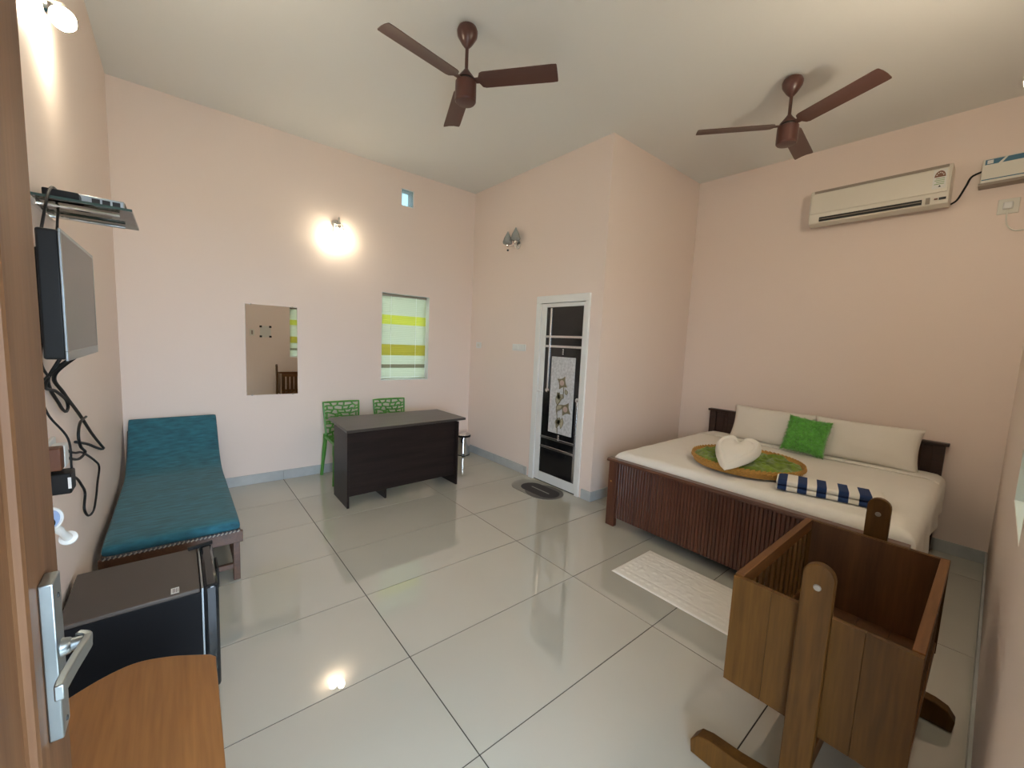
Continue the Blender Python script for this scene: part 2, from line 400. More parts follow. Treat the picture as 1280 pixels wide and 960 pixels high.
blind(WIN_F, YF-.075, 'pale green venetian blind in the front window at right edge')
# high ventilation opening
x0, x1, z0, z1 = VENT
w = structure(thing('window_3', 'tiny bright ventilation window high on the back wall', None, ((x0+x1)/2, YB+.12, z0)))
b = MB(); f = .010; lo, hi = YB+.006, YB+.03
b.box((x0, lo, z0), (x1, hi, z0+f)).box((x0, lo, z1-f), (x1, hi, z1)).box((x0, lo, z0+f), (x0+f, hi, z1-f)).box((x1-f, lo, z0+f), (x1, hi, z1-f))
b.build('window_frame', 'whitealu', w, .001)
B('window_pane', 'tinted', w, (x0+f, YB+.016, z0+f), (x1-f, YB+.021, z1-f), smooth=0)

# ---- bathroom door
X = XB
d = structure(thing('door_2', 'narrow black bathroom door with silver strips and a floral panel in a white frame', None, (X, -1.07, 0)))
fr = MB(); a, c = -1.455, -.685
fr.box((X-.022, c-.075, 0), (X+.06, c, 2.02)).box((X-.022, a, 0), (X+.06, a+.05, 2.02)).box((X-.022, a, 2.02), (X+.06, c, 2.10))
fr.build('door_frame', 'whitealu', d, .004)
lf = MB(); L0, L1, LZ0, LZ1 = -1.402, -.763, .012, 2.016      # leaf y range
lf.box((X-.006, L1-.075, LZ0), (X+.034, L1, LZ1)).box((X-.006, L0, LZ0), (X+.034, L0+.03, LZ1))
lf.box((X-.006, L0+.03, LZ0), (X+.034, L1-.075, .112)).box((X-.006, L0+.03, 1.975), (X+.034, L1-.075, LZ1))
leaf = lf.build('door_leaf', 'whitealu', d, .003)
B('black_panel', 'blackgloss', d, (X+.004, L0+.03, .112), (X+.024, L1-.075, 1.975), smooth=0)
PY0, PY1 = L0+.03, L1-.075
for z in (1.655, 1.55, .525, .415): B('silver_strip', 'rod', d, (X-.004, PY0, z-.013), (X+.006, PY1, z+.013), .003)
B('silver_strip', 'rod', d, (X-.005, -.921, 1.08), (X+.006, -.897, 1.965), .003)
B('silver_strip', 'rod', d, (X-.005, -1.365, .118), (X+.006, -1.341, .99), .003)
for y, z in ((-.905, 1.06), (-1.355, 1.0)):
    o = MB().lathe([(.028, 0), (.026, .006), (.016, .009), (.012, .006), (0, .007)], (X+.004, y, z), (-1, 0, 0), 20).build('rosette', 'rod', d)
for z in (1.495, .555):
    bb = MB()
    for k in (-.018, 0, .018): bb.lathe([(0, -.011), (.008, -.008), (.011, 0), (.008, .008), (0, .011)], (X-.002, -1.12, z+k*1.25), (0, 0, 1), 12)
    bb.build('beaded_knob', 'rod', d)
fp = B('floral_panel', 'panelglass', d, (X-.004, -1.30, .60), (X+.006, -.955, 1.44), .004)
B('bottom_gap', 'dark', d, (X+.0, L0, .001), (X+.03, L1, .011), smooth=0)
def fpt(u, v, dx=.006): return (X-dx, -.955-.345*u, 1.44-.84*v)     # u across left-right, v downward
def stroke(pts, r): return MB().tube([fpt(*p) for p in bez([(u, v, 0) for u, v in pts], 6) for p in [(p[0], p[1])]] if False else [fpt(p[0], p[1]) for p in bez([(u, v, 0) for u, v in pts], 6)], r, 6)
stroke([(.42, 1.0), (.38, .78), (.33, .66), (.45, .58), (.58, .50), (.60, .36)], .005).build('stem', 'motif', fp)
stroke([(.36, .72), (.45, .67), (.6, .66)], .004).build('stem', 'motif', fp)
def flower(u, v, r):
    b = MB(); c = Vector(fpt(u, v)); n = 16; ring = []
    for k in range(n):
        rr = r*(1.0 if k % 4 == 0 else .62 if k % 2 else .55)
        ring.append(c+Vector((0, math.cos(2*PI*k/n+.5)*rr, math.sin(2*PI*k/n+.5)*rr)))
    b.add([c+Vector((-.004, 0, 0))]+ring+[p+Vector((.006, 0, 0)) for p in ring], [(0, 1+k, 1+(k+1) % n) for k in range(n)]+[(1+k, 1+n+k, 1+n+(k+1) % n, 1+(k+1) % n) for k in range(n)])
    b.build('flower', 'motif', fp)
    MB().lathe([(r*.36, 0), (r*.36, .006), (0, .009)], c, (-1, 0, 0), 12).build('flower_centre', 'motifp', fp)
flower(.52, .33, .085); flower(.72, .66, .088)
def leafm(u, v, l, ang, wd=.42):
    b = MB(); c = Vector(fpt(u, v)); dv = Vector((0, -math.sin(ang), math.cos(ang))); pv = Vector((0, math.cos(ang), math.sin(ang)))
    L_, R_ = [], []
    for k in range(7):
        t = k/6; q = c+dv*l*t; h = l*wd*.5*math.sin(PI*t**.8); L_.append(q+pv*h+Vector((-.002, 0, 0))); R_.append(q-pv*h+Vector((-.002, 0, 0)))
    for s_, e_ in ((L_, .0), (R_, .0)): pass
    pts = L_+R_[::-1]
    MBt = MB().tube(pts+[pts[0]], .0035, 5); MBt.add([p for p in L_]+[p for p in R_], [(k, k+1, 8+k, 7+k) for k in range(6)])
    MBt.m[-6:] = [1]*6; MBt.build('leaf', ['motif', 'motifl'], fp)
for a_ in ((.36, .62, .14, R(10), .5), (.45, .55, .085, R(-25), .55), (.33, .68, .10, R(60), .6), (.32, .86, .09, R(70), .7), (.50, .78, .13, R(200), .45), (.62, .52, .06, R(-60), .8), (.62, .78, .12, R(190), .4), (.74, .47, .055, R(-20), .8)): leafm(*a_)
h = MB().box((X-.012, -.808, .99), (X-.006, -.778, 1.09)).tube([(X-.01, -.793, 1.045), (X-.045, -.793, 1.045), (X-.05, -.80, 1.045), (X-.05, -.89, 1.045)], .008, 8)
h.build('door_handle', 'whitealu', d, .001)
B('door_backing', 'white', d, (X+.1, -1.44, 0.001), (X+.12, -.70, 2.08), smooth=0)

# ---- entrance door (open, hinged at the front left corner)
d = structure(thing('door_1', 'brown wooden entrance door standing open at the left edge', None, (-1.02, YF, 0)))
DX, DY0, DY1 = -1.0, -4.20, -3.21
lf = MB(); lf.box((DX-.04, DY0, .008), (DX-.006, DY1, 2.1))
st = .185
lf.box((DX-.006, DY1-st, .008), (DX, DY1, 2.1)).box((DX-.006, DY0, .008), (DX, DY0+st, 2.1))
for z0, z1 in ((.008, .25), (1.95, 2.1)): lf.box((DX-.006, DY0+st, z0), (DX, DY1-st, z1))
lf.build('door_leaf', 'door', d, .002)
for z0, z1 in ((.25, 1.95),):
    p = [(DX-.003, DY0+st, z0), (DX-.003, DY1-st, z0), (DX-.003, DY1-st, z1), (DX-.003, DY0+st, z1)]
    MB().tube(p+[p[0]], .009, 8).build('panel_molding', 'door', d)
    MB().box((DX-.006, DY0+st+.06, z0+.06), (DX-.001, DY1-st-.06, z1-.06)).build('door_panel', 'door', d, .004)
hd = B('lock_plate', 'satin', d, (DX, -3.33, .985), (DX+.015, -3.288, 1.217), .002, label='satin steel lock plate')
b = MB().lathe([(.013, 0), (.011, .008), (.009, .01), (.009, .03)], (DX+.015, -3.309, 1.11), (1, 0, 0), 16)
b.build('spindle', 'satin', hd)
arm = bez([(DX+.030, -3.299, 1.112), (DX+.041, -3.309, 1.111), (DX+.0395, -3.33, 1.112), (DX+.034, -3.365, 1.113), (DX+.029, -3.405, 1.114), (DX+.029, -3.42, 1.114)], 6)
b = MB()
for i, p in enumerate(arm[:-1]):
    q = arm[i+1]; dd = (q-p).normalized(); sd = Vector((0, 0, 1)); nr = dd.cross(sd).normalized()
    hw, ht = .010, .0045
    vs = [c0+sd*sx*hw+nr*sy*ht for c0 in (p, q) for sx, sy in ((-1, -1), (1, -1), (1, 1), (-1, 1))]
    b.add(vs, [(0, 1, 5, 4), (1, 2, 6, 5), (2, 3, 7, 6), (3, 0, 4, 7)]+([(3, 2, 1, 0)] if i == 0 else [])+([(4, 5, 6, 7)] if i == len(arm)-2 else []))
b.build('lever', 'satin', hd, .0015, weld=True)
for z in (1.19, 1.0): MB().lathe([(.004, 0), (.003, .0015), (0, .002)], (DX+.015, -3.309, z), (1, 0, 0), 10).build('screw', 'dark', hd)
MB().lathe([(.007, 0), (.006, .001), (0, .0012)], (DX+.015, -3.309, 1.045), (1, 0, 0), 12).build('keyhole', 'dark', hd)

# ------------------------------------------------------------------ ceiling fans
def fan(cx, cy, th, rad, label):
    zb = 3.215
    f = thing('ceiling_fan', label, 'fan', (cx, cy, ZC), 'brown three-bladed ceiling fans')
    MB().lathe([(.03, 3.545), (.034, 3.538), (.058, 3.528), (.066, 3.508), (.062, 3.48), (.034, 3.436), (.016, 3.415), (.013, 3.412)], (cx, cy, 0)).build('canopy', 'fan', f)
    MB().tube([(cx, cy, 3.549), (cx, cy, 3.24)], .011, 12).build('down_rod', 'fan', f)
    MB().lathe([(.013, 3.288), (.022, 3.274), (.056, 3.232), (.058, 3.226)], (cx, cy, 0)).build('lower_canopy', 'fan', f)
    MB().lathe([(.062, 3.209), (.067, 3.206), (.068, 3.12), (.067, 3.096), (.060, 3.087), (.03, 3.083), (0, 3.082)], (cx, cy, 0), n=32).build('motor', 'fan', f)
    MB().lathe([(.050, 3.226), (.050, 3.209)], (cx, cy, 0), n=24).build('gap_shade_ring', 'dark', f)  # dark colour paints the shade in the gap above the motor
    first = None
    for k in range(3):
        b = MB(); an = 0.0
        pit = R(-11)
        for sgn in (1,):
            prof = [(.055, .020), (.085, .022), (.10, .052), (.12, .060), (rad*.6, .062), (rad-.03, .064), (rad-.004, .062), (rad, .056)]
            top = []; n = len(prof); vs = []
            for r_, w_ in prof:
                for s_ in (-1, -.33, .33, 1):
                    y = w_*s_; bend = .006*(1-s_*s_)
                    for dz in (.002, -.002):
                        vs.append(Vector((r_, y*math.cos(pit), y*math.sin(pit)+bend+dz)))
            fs = []
            def I(i, j, t): return (i*4+j)*2+t
            for i in range(n-1):
                for j in range(3):
                    fs.append((I(i, j, 0), I(i+1, j, 0), I(i+1, j+1, 0), I(i, j+1, 0)))
                    fs.append((I(i, j, 1), I(i, j+1, 1), I(i+1, j+1, 1), I(i+1, j, 1)))
                for j in (0, 3): fs.append((I(i, j, 0), I(i, j, 1), I(i+1, j, 1), I(i+1, j, 0)))
            for i in (0, n-1):
                for j in range(3): fs.append((I(i, j, 0), I(i, j+1, 0), I(i, j+1, 1), I(i, j, 1)))
            b.add([v+Vector((cx, cy, ZC)) for v in vs], fs)
        if first is None:
            first = b.build('blade', 'fanblade', f, smooth=40); o = first
        else: o = dup(first, f)
        o.location = (0, 0, zb-ZC); o.rotation_euler = (0, 0, th+k*2*PI/3)
    return f
fan(.632, -1.747, R(68), .585, 'brown ceiling fan nearer the door, hanging over the middle of the floor')
fan(2.604, -2.953, R(6), .61, 'brown ceiling fan hanging over the bed near the air conditioner')

# ------------------------------------------------------------------ wall lights
def sconce_disc(root, c, n): MB().lathe([(.052, 0), (.05, .012), (.035, .022), (.012, .026), (0, .027)], c, n, 24).build('back_plate', 'chrome', root)
# back wall, lit
r = thing('wall_light', 'lit twin wall light on the back wall above the mirror', 'lamp', (.54, YB, 2.75))
sconce_disc(r, (.54, YB, 2.76), (0, -1, 0))
for sx, zz in ((-.05, 2.61), (.045, 2.655)):
    x = .535+sx
    MB().tube(bez([(.54, YB-.02, 2.76), (x, YB-.06, 2.76), (x, YB-.085, 2.74), (x, YB-.085, zz+.055)], 5), .006, 8).build('arm', 'chrome', r)
    MB().lathe([(.022, .06), (.02, .045), (.016, .04)], (x, YB-.085, zz), (0, 0, 1), 16).build('cap', 'chrome', r)
    MB().lathe([(.012, .042), (.034, .03), (.040, 0), (.034, -.032), (.015, -.05), (0, -.053)], (x, YB-.085, zz), (0, 0, 1), 20).build('shade', 'glow_mild', r)
MB().lathe([(.006, 0), (.009, .05), (.004, .06)], (.56, YB-.03, 2.78), (0, 0, 1), 10).build('finial', 'chrome', r)
# left wall, lit
r = thing('wall_light', 'brightly lit wall light on the left wall at the top left corner', 'lamp', (XL, -1.47, 2.86))
sconce_disc(r, (XL, -1.47, 2.88), (1, 0, 0))
MB().tube(bez([(XL+.02, -1.47, 2.88), (XL+.055, -1.50, 2.87), (XL+.06, -1.545, 2.83)], 6), .007, 8).build('arm', 'offwhite', r)
ax = Vector((.012, -.08, -.085)).normalized()
MB().lathe([(.016, 0), (.024, .012), (.038, .05), (.038, .075), (.03, .10), (.012, .112), (0, .114)], (XL+.06, -1.555, 2.815), ax, 24).build('shade', 'glow', r)
# front wall, lit, at right edge
r = thing('wall_light', 'lit wall light on the front wall at the right edge of view', 'lamp', (1.80, YF, 2.76))
sconce_disc(r, (1.80, YF, 2.78), (0, 1, 0))
MB().tube(bez([(1.80, YF+.02, 2.78), (1.80, YF+.09, 2.78), (1.80, YF+.11, 2.75)], 5), .007, 8).build('arm', 'chrome', r)
MB().lathe([(.014, .05), (.036, .03), (.042, 0), (.036, -.035), (.015, -.055), (0, -.058)], (1.80, YF+.11, 2.70), (0, 0, 1), 20).build('shade', 'glow_strong', r)
# bathroom wall, unlit
r = thing('wall_light', 'unlit twin wall light with grey glass shades above the bathroom door side', 'lamp', (XB, -.27, 2.75))
sconce_disc(r, (XB, -.285, 2.735), (-1, 0, 0))
for y, zz, ln in ((-.325, 2.80, .08), (-.235, 2.76, .125)):
    xx = XB-ln
    MB().tube(bez([(XB-.02, -.285, 2.735), (xx+.02, y, 2.70), (xx, y, 2.71), (xx, y, zz-.05)], 6), .006, 8).build('arm', 'chrome', r)
    MB().lathe([(0, -.062), (.018, -.058), (.020, -.04), (.012, -.035)], (xx, y, zz), (0, 0, 1), 16).build('cap', 'chrome', r)
    MB().lathe([(.02, -.04), (.05, -.03), (.058, -.012), (.042, .04), (.016, .09), (.003, .115), (0, .116)], (xx, y, zz), (0, 0, 1), 20).build('shade', 'frost', r)
MB().lathe([(0, -.012), (.012, -.008), (.012, .008), (0, .012)], (XB-.10, -.215, 2.665), (0, 0, 1), 12).build('finial', 'dark', r)

# ------------------------------------------------------------------ air conditioner
ay0, ay1 = -3.715, -2.80; xw = XR
r = thing('air_conditioner', 'cream split air conditioner high on the bed wall', 'air conditioner', (xw, (ay0+ay1)/2, 2.80))
prof = [(xw, 2.825), (xw-.12, 2.795), (xw-.185, 2.815), (xw-.2, 2.87), (xw-.205, 2.99), (xw-.2, 3.085), (xw-.185, 3.11), (xw, 3.12)]
MB().prism([(p[0], p[1]) for p in prof], ay0, ay1, 'y').build('housing', 'ac', r, .006)
B('top_grille', 'acgrey', r, (xw-.206, ay0+.02, 3.082), (xw-.19, ay1-.03, 3.103), .002)
MB().prism([(xw-.204, 2.895), (xw-.213, 2.90), (xw-.214, 3.0), (xw-.21, 3.075), (xw-.2, 3.078)], ay0+.012, ay1-.012, 'y').build('front_panel', 'ac', r, .003)
B('air_slot', 'dark', r, (xw-.2045, -3.566, 2.826), (xw-.18, -2.885, 2.862), smooth=0)
MB().obox((xw-.2, -3.225, 2.842), (.014, .675, .006), (0, R(30), 0)).build('vane', 'acgrey', r, .001)
B('display_window', 'acgrey', r, (xw-.205, -3.612, 2.822), (xw-.19, -3.588, 2.868), .001)
B('indicator_mark', 'redbrown', r, (xw-.2045, -3.655, 2.846), (xw-.19, -3.635, 2.856), .001)
B('logo_strip', 'dark', r, (xw-.2045, -3.70, 2.842), (xw-.19, -3.662, 2.858), .001)
lb = B('energy_label', 'label', r, (xw-.2150, -3.69, 2.925), (xw-.2125, -3.615, 3.07), 0, smooth=0)
cz = 3.012
MB().prism([(-3.6525+.031*math.cos(t*PI/16), cz+.048*math.sin(t*PI/16)) for t in range(17)], xw-.2156, xw-.2149, 'x').build('rating_arc', 'redbrown', lb)
for k in range(5):
    t = R(30+30*k); MB().lathe([(.004, 0), (.004, .0006), (0, .0007)], (xw-.2156, -3.6525+.021*math.cos(t), cz+.033*math.sin(t)), (-1, 0, 0), 8).build('star', 'label', lb)
for k, w_ in ((0, .05), (1, .055), (2, .045), (3, .055)): B('print_line', 'greenprint', lb, (xw-.2156, -3.68, 2.998-k*.014), (xw-.2149, -3.68+w_, 3.004-k*.014), smooth=0)
MB().prism([(-3.665, 2.936), (-3.648, 2.936), (-3.6565, 2.95)], xw-.2156, xw-.2149, 'x').build('print_mark', 'dark', lb)
# stabiliser
r = thing('voltage_stabiliser', 'grey box with blue top band beside the air conditioner', 'stabiliser', (xw, -4.03, 2.91))
B('housing', 'offwhite', r, (xw-.1, -4.195, 2.935), (xw, -3.862, 3.11), .005)
B('base_rail', 'acgrey', r, (xw-.104, -4.195, 2.915), (xw-.0, -3.855, 2.937), .003)
bd = B('blue_band', 'bluestripe', r, (xw-.102, -4.193, 3.067), (xw-.098, -3.875, 3.103), 0, smooth=0, label='dark blue printed band')
B('logo', 'label', bd, (xw-.103, -3.915, 3.072), (xw-.1, -3.885, 3.098), .001)
MB().prism([(-3.935, 3.06), (-3.955, 3.06), (-3.985, 3.104), (-3.972, 3.104)], xw-.1032, xw-.1, 'x').build('slash', 'offwhite', bd)
B('seam', 'bluestripe', r, (xw-.1015, -4.193, 2.955), (xw-.098, -3.868, 2.962), smooth=0)
tag(MB().tube(bez([(XR-.03, -3.718, 2.835), (XR-.012, -3.75, 2.87), (XR-.012, -3.785, 2.96), (XR-.03, -3.81, 3.02), (XR-.05, -3.864, 3.04)], 8), .007, 8).build('power_cable', 'black'),
    'black cable from the air conditioner to the grey stabiliser box', 'cable')
r = thing('wall_socket', 'wall socket with a plug below the stabiliser box', 'socket', (XR, -4.02, 2.70))
B('socket_plate', 'offwhite', r, (XR-.012, -4.075, 2.705), (XR, -3.968, 2.815), .003)
pl = B('plug', 'white', r, (XR-.05, -4.045, 2.735), (XR-.012, -3.995, 2.785), .008)
MB().tube(bez([(XR-.035, -4.02, 2.737), (XR-.03, -4.02, 2.68), (XR-.012, -4.03, 2.62), (XR-.012, -4.07, 2.575), (XR-.012, -4.13, 2.575), (XR-.012, -4.19, 2.6)], 6), .005, 8).build('plug_cord', 'offwhite', pl)

# switch plates on the bathroom wall
r = thing('light_switch', 'small square switch on the bathroom wall near the back corner', 'switch', (XB, .455, 1.515))
B('switch_plate', 'white', r, (XB-.01, .40, 1.475), (XB, .51, 1.555), .002)
B('rocker', 'offwhite', r, (XB-.014, .43, 1.495), (XB-.01, .48, 1.535), .002)
r = thing('switch_board', 'wide white switchboard on the wall left of the bathroom door', 'switch', (XB, -.395, 1.515))
B('switch_plate', 'white', r, (XB-.012, -.515, 1.475), (XB, -.275, 1.555), .003)
for k in range(4): B('rocker', 'whitealu', r, (XB-.017, -.492+k*.052, 1.49), (XB-.012, -.455+k*.052, 1.54), .002)

# mirror
r = thing('wall_mirror', 'frameless upright mirror on the back wall above the lounge end', 'mirror', (-.085, YB, .925))
B('mirror_glass', 'mirror', r, (-.315, YB-.008, .925), (.145, YB-.002, 1.833), 0, smooth=0)
B('mirror_backing', 'glassedge', r, (-.3155, YB-.0022, .9245), (.1455, YB-.0002, 1.8335), 0, smooth=0)
for x, z in ((-.27, .925), (.10, .925), (-.27, 1.833), (.10, 1.833)): B('mirror_clip', 'chrome', r, (x-.008, YB-.011, z-.006), (x+.008, YB-.0005, z+.006), .001)
# notices on the front wall (seen in the mirror)
r = thing('paper_notice', 'white paper notice held by dark corner tapes, seen in the mirror', 'notice', (.57, YF, 1.45))
B('sheet', 'paper', r, (.475, YF, 1.45), (.665, YF+.002, 1.68), 0, smooth=0)
for x in (.485, .655):
    for z in (1.465, 1.665): B('corner_tape', 'dark', r, (x-.022, YF+.002, z-.02), (x+.022, YF+.003, z+.02), 0, smooth=0)
r = thing('wall_switch', 'pale switch plate on the front wall, seen in the mirror', 'switch', (.335, YF, 1.47))
B('switch_plate', 'offwhite', r, (.295, YF, 1.475), (.375, YF+.01, 1.605), .002)
B('rocker', 'acgrey', r, (.32, YF+.01, 1.50), (.35, YF+.014, 1.58), .002)

# ------------------------------------------------------------------ left wall electronics
r = thing('glass_shelf', 'small glass shelf with chrome bracket above the television', 'shelf', (XL, -1.755, 2.0))
B('glass_plate', 'glassshelf', r, (XL+.004, -1.946, 2.0), (-.962, -1.563, 2.008), 0, smooth=0)
e = MB(); e.box((XL+.004, -1.95, 1.9995), (-.962, -1.946, 2.0085)).box((-.962, -1.95, 1.9995), (-.960, -1.56, 2.0085)).box((XL+.004, -1.563, 1.9995), (-.962, -1.56, 2.0085))
e.build('glass_edge', 'glassedge', r)
B('wall_bracket', 'chrome', r, (XL, -1.91, 1.975), (XL+.012, -1.60, 2.0), .002)
for y in (-1.87, -1.64): MB().tube([(XL+.006, y, 1.99), (-1.0, y, 1.99)], .006, 8).build('support_rod', 'chrome', r)
r = thing('set_top_box', 'slim silver grey set-top box on the glass shelf', 'set-top box', (-1.09, -1.75, 2.0085))
B('case', 'satin', r, (-1.17, -1.87, 2.0095), (-.985, -1.62, 2.048), .004)
for k in range(3): B('vent', 'dark', r, (-1.075+k*.028, -1.8712, 2.018), (-1.053+k*.028, -1.869, 2.04), 0, smooth=0)
B('front_band', 'black', r, (-.986, -1.865, 2.014), (-.984, -1.625, 2.044), 0, smooth=0)
r = thing('power_supply', 'small black power brick on the glass shelf beside the silver box', 'adapter', (-1.16, -1.91, 2.0085))
B('brick', 'black', r, (-1.19, -1.94, 2.0095), (-1.10, -1.885, 2.035), .004)
r = thing('television', 'flat black television on the left wall under the glass shelf', 'television', (XL, -2.085, 1.46))
tx = -1.09
B('case', 'black', r, (tx-.05, -2.375, 1.462), (tx-.004, -1.792, 1.832), .006)
MB().prism([(tx-.05, 1.50), (tx-.085, 1.53), (tx-.085, 1.76), (tx-.05, 1.79)], -2.33, -1.84, 'y').build('back_cover', 'black', r, .006)
bz = MB(); bz.box((tx-.006, -2.378, 1.458), (tx, -1.789, 1.486)).box((tx-.006, -2.378, 1.825), (tx, -1.789, 1.836)).box((tx-.006, -2.378, 1.486), (tx, -2.368, 1.825)).box((tx-.006, -1.799, 1.486), (tx, -1.789, 1.825))
bz.build('bezel', 'satin', r, .0015)
B('screen', 'screen', r, (tx-.005, -2.368, 1.486), (tx-.001, -1.799, 1.825), 0, smooth=0)
B('wall_mount', 'dark', r, (XL, -2.2, 1.55), (tx-.08, -1.97, 1.74), .004)

def cable(name, pts, rad, label, m='black'): return tag(MB().tube(bez(pts, 8), rad, 6).build(name, m), label, 'cable')

# ------------------------------------------------------------------ daybed lounge
lx0, lx1 = -1.185, -.572
r = thing('chaise_lounge', 'teal velvet chaise lounge with raised head along the left wall', 'lounge', (-.88, -.3, 0))
top = bez([(0, -1.215, .395), (0, -1.1, .405), (0, -.6, .40), (0, -.1, .40), (0, .12, .42), (0, .30, .50), (0, .46, .63), (0, .60, .772)], 8)
top = [(p[1], p[2]) for p in top]
def cushion(u, v):
    # u across, v along
    i = v*(len(top)-1); k = min(int(i), len(top)-2); f = i-k
    y = top[k][0]*(1-f)+top[k+1][0]*f; z = top[k][1]*(1-f)+top[k+1][1]*f
    return y, z
b = MB(); nu, nv = 24, 60
ring = []
thk = .062
for j in range(nv+1):
    v = j/nv; y, z = cushion(0, v); y2, z2 = cushion(0, min(1, v+.01)); y1, z1 = cushion(0, max(0, v-.01))
    t = Vector((0, y2-y1, z2-z1)).normalized(); nn = Vector((0, -t.z, t.y))
    row = []
    for k in range(16):
        a = 2*PI*k/16; cx_, cz_ = math.cos(a), math.sin(a)
        ex_ = .42 if True else 1
        px = math.copysign(abs(cx_)**.18, cx_)*(lx1-lx0)/2; pz = math.copysign(abs(cz_)**.35, cz_)*thk/2
        endr = min(1, v*26+.55)*min(1, (1-v)*26+.55)
        w = .004*noise.noise(Vector((px*4, v*9, .3)))
        row.append(Vector(((lx0+lx1)/2+px*(.985+.015*endr), y, z))+nn*(pz*endr-thk/2+w))
    ring.append(row)
vs = [p for row in ring for p in row]
fs = [(j*16+k, j*16+(k+1) % 16, (j+1)*16+(k+1) % 16, (j+1)*16+k) for j in range(nv) for k in range(16)]+[tuple(range(16))[::-1], tuple(nv*16+k for k in range(16))]
b.add(vs, fs); b.build('cushion', 'teal', r, smooth=60)
# piping at the foot: alternating light and dark slanted bands
MB().tube([(lx0+.004, -1.222, .338), (lx1-.004, -1.222, .338)], .0075, 8).build('piping_cord', 'pipingd', r)
b = MB()
for k in range(30):
    x = lx0+.012+(lx1-lx0-.024)*k/29; b.obox((x, -1.2225, .338), (.007, .0165, .0155), (0, R(48), 0))
b.build('piping_stripes', 'piping', r, kind='stuff')
prof_t = [(y, z-thk-.012-.03*max(0, min(1, (y-.1)*3))) for y, z in top]; prof_b = [(y, min(z-thk-.055, .30+max(0, (y-.1))*.9)) for y, z in top]
prof_b = [(y, z-thk-.075-.03*max(0, min(1, (y-.1)*3))) for y, z in top]
for x in (lx0-.008, lx1-.020):
    MB().prism(prof_t+prof_b[::-1], x, x+.024, 'x').build('side_rail', 'loungewood', r, .003)
B('foot_rail', 'loungewood', r, (lx0-.012, -1.225, .262), (lx1+.012, -1.20, .335), .004)
MB().obox(((lx0+lx1)/2, .585, .67), (lx1-lx0, .022, .07), (R(45), 0, 0)).build('head_rail', 'loungewood', r, .003)
def leg(x, y, zt, name='leg'):
    return MB().prism([(y-.022, 0.001), (y+.018, 0.001), (y+.024, .10), (y+.02, zt), (y-.024, zt), (y-.026, .16)], x-.018, x+.018, 'x').build(name, 'loungewood', r, .003)
for x in (lx0+.02, lx1-.02): leg(x, -1.165, .30); leg(x, .32, .42)
for x in (lx0+.02, lx1-.02): B('side_stretcher', 'loungewood', r, (x-.012, -1.15, .075), (x+.012, .31, .105), .003)
B('cross_stretcher', 'loungewood', r, (lx0+.035, -1.175, .075), (lx1-.035, -1.15, .108), .003)

# ------------------------------------------------------------------ mini fridge
r = thing('mini_fridge', 'black mini fridge with grey top by the left wall beside the lounge', 'fridge', (-.97, -1.9, 0))
B('cabinet', 'fridgeside', r, (-1.2, -2.10, .02), (-.795, -1.70, .482), .004)
B('top_plate', 'fridge', r, (-1.203, -2.104, .482), (-.80, -1.696, .50), .005)
B('door', 'fridgedoor', r, (-.788, -2.106, .03), (-.737, -1.694, .502), .012)
B('door_gasket', 'satin', r, (-.796, -2.102, .035), (-.7885, -1.698, .497), .001, label='silver strip along the door seam')
B('door_handle', 'black', r, (-.737, -1.96, .40), (-.727, -1.84, .495), .004)
MB().prism([(-.83, -1.72), (-.735, -1.693), (-.735, -1.675), (-.835, -1.70)], .496, .512, 'z').build('hinge_cover', 'black', r, .003)
lb = B('rating_label', 'label', r, (-.893, -2.09, .5), (-.867, -2.045, .5012), 0, smooth=0)
for k in range(4): B('print_line', 'dark', lb, (-.887+k*.005, -2.084, .5012), (-.885+k*.005, -2.052, .5016), 0, smooth=0)
for x in (-1.17, -.82):
    for y in (-2.07, -1.73): MB().lathe([(.018, 0.0005), (.015, .02)], (x, y, 0), n=12).build('foot', 'black', r)
# ------------------------------------------------------------------ curved side table
r = thing('side_table', 'orange wood-grain side table with curved back edge in the lower left corner', 'table', (-1.0, -2.85, 0))
zt = .5
c0 = Vector((-.776, -2.57)); arc = bez([(-.776, -2.572, 0), (-.86, -2.50, 0), (-.96, -2.47, 0), (-1.06, -2.475, 0), (-1.14, -2.50, 0), (-1.195, -2.56, 0)], 6)
poly = [(p.x, p.y) for p in arc]+[(-1.2, -3.17), (-.786, -3.17)]
poly = [(-.776, -2.575)]+[(p.x, p.y) for p in bez([(-.79, -2.553, 0), (-.90, -2.485, 0), (-.999, -2.462, 0), (-1.115, -2.52, 0), (-1.195, -2.62, 0)], 6)]+[(-1.2, -3.17), (-.786, -3.17)]
MB().prism(poly, zt-.022, zt, 'z').build('table_top', 'oak', r, .002)
MB().prism([(x*1.0, y) for x, y in [(-.80, -2.62), (-.90, -2.54), (-1.0, -2.52), (-1.10, -2.56), (-1.17, -2.65), (-1.17, -3.13), (-.80, -3.13)]], .15, .17, 'z').build('lower_shelf', 'oak', r, .002)
for x, y in ((-.83, -2.66), (-1.15, -2.70), (-.83, -3.11), (-1.15, -3.11)): B('leg', 'oak', r, (x-.02, y-.02, .0005), (x+.02, y+.02, zt-.022), .002)

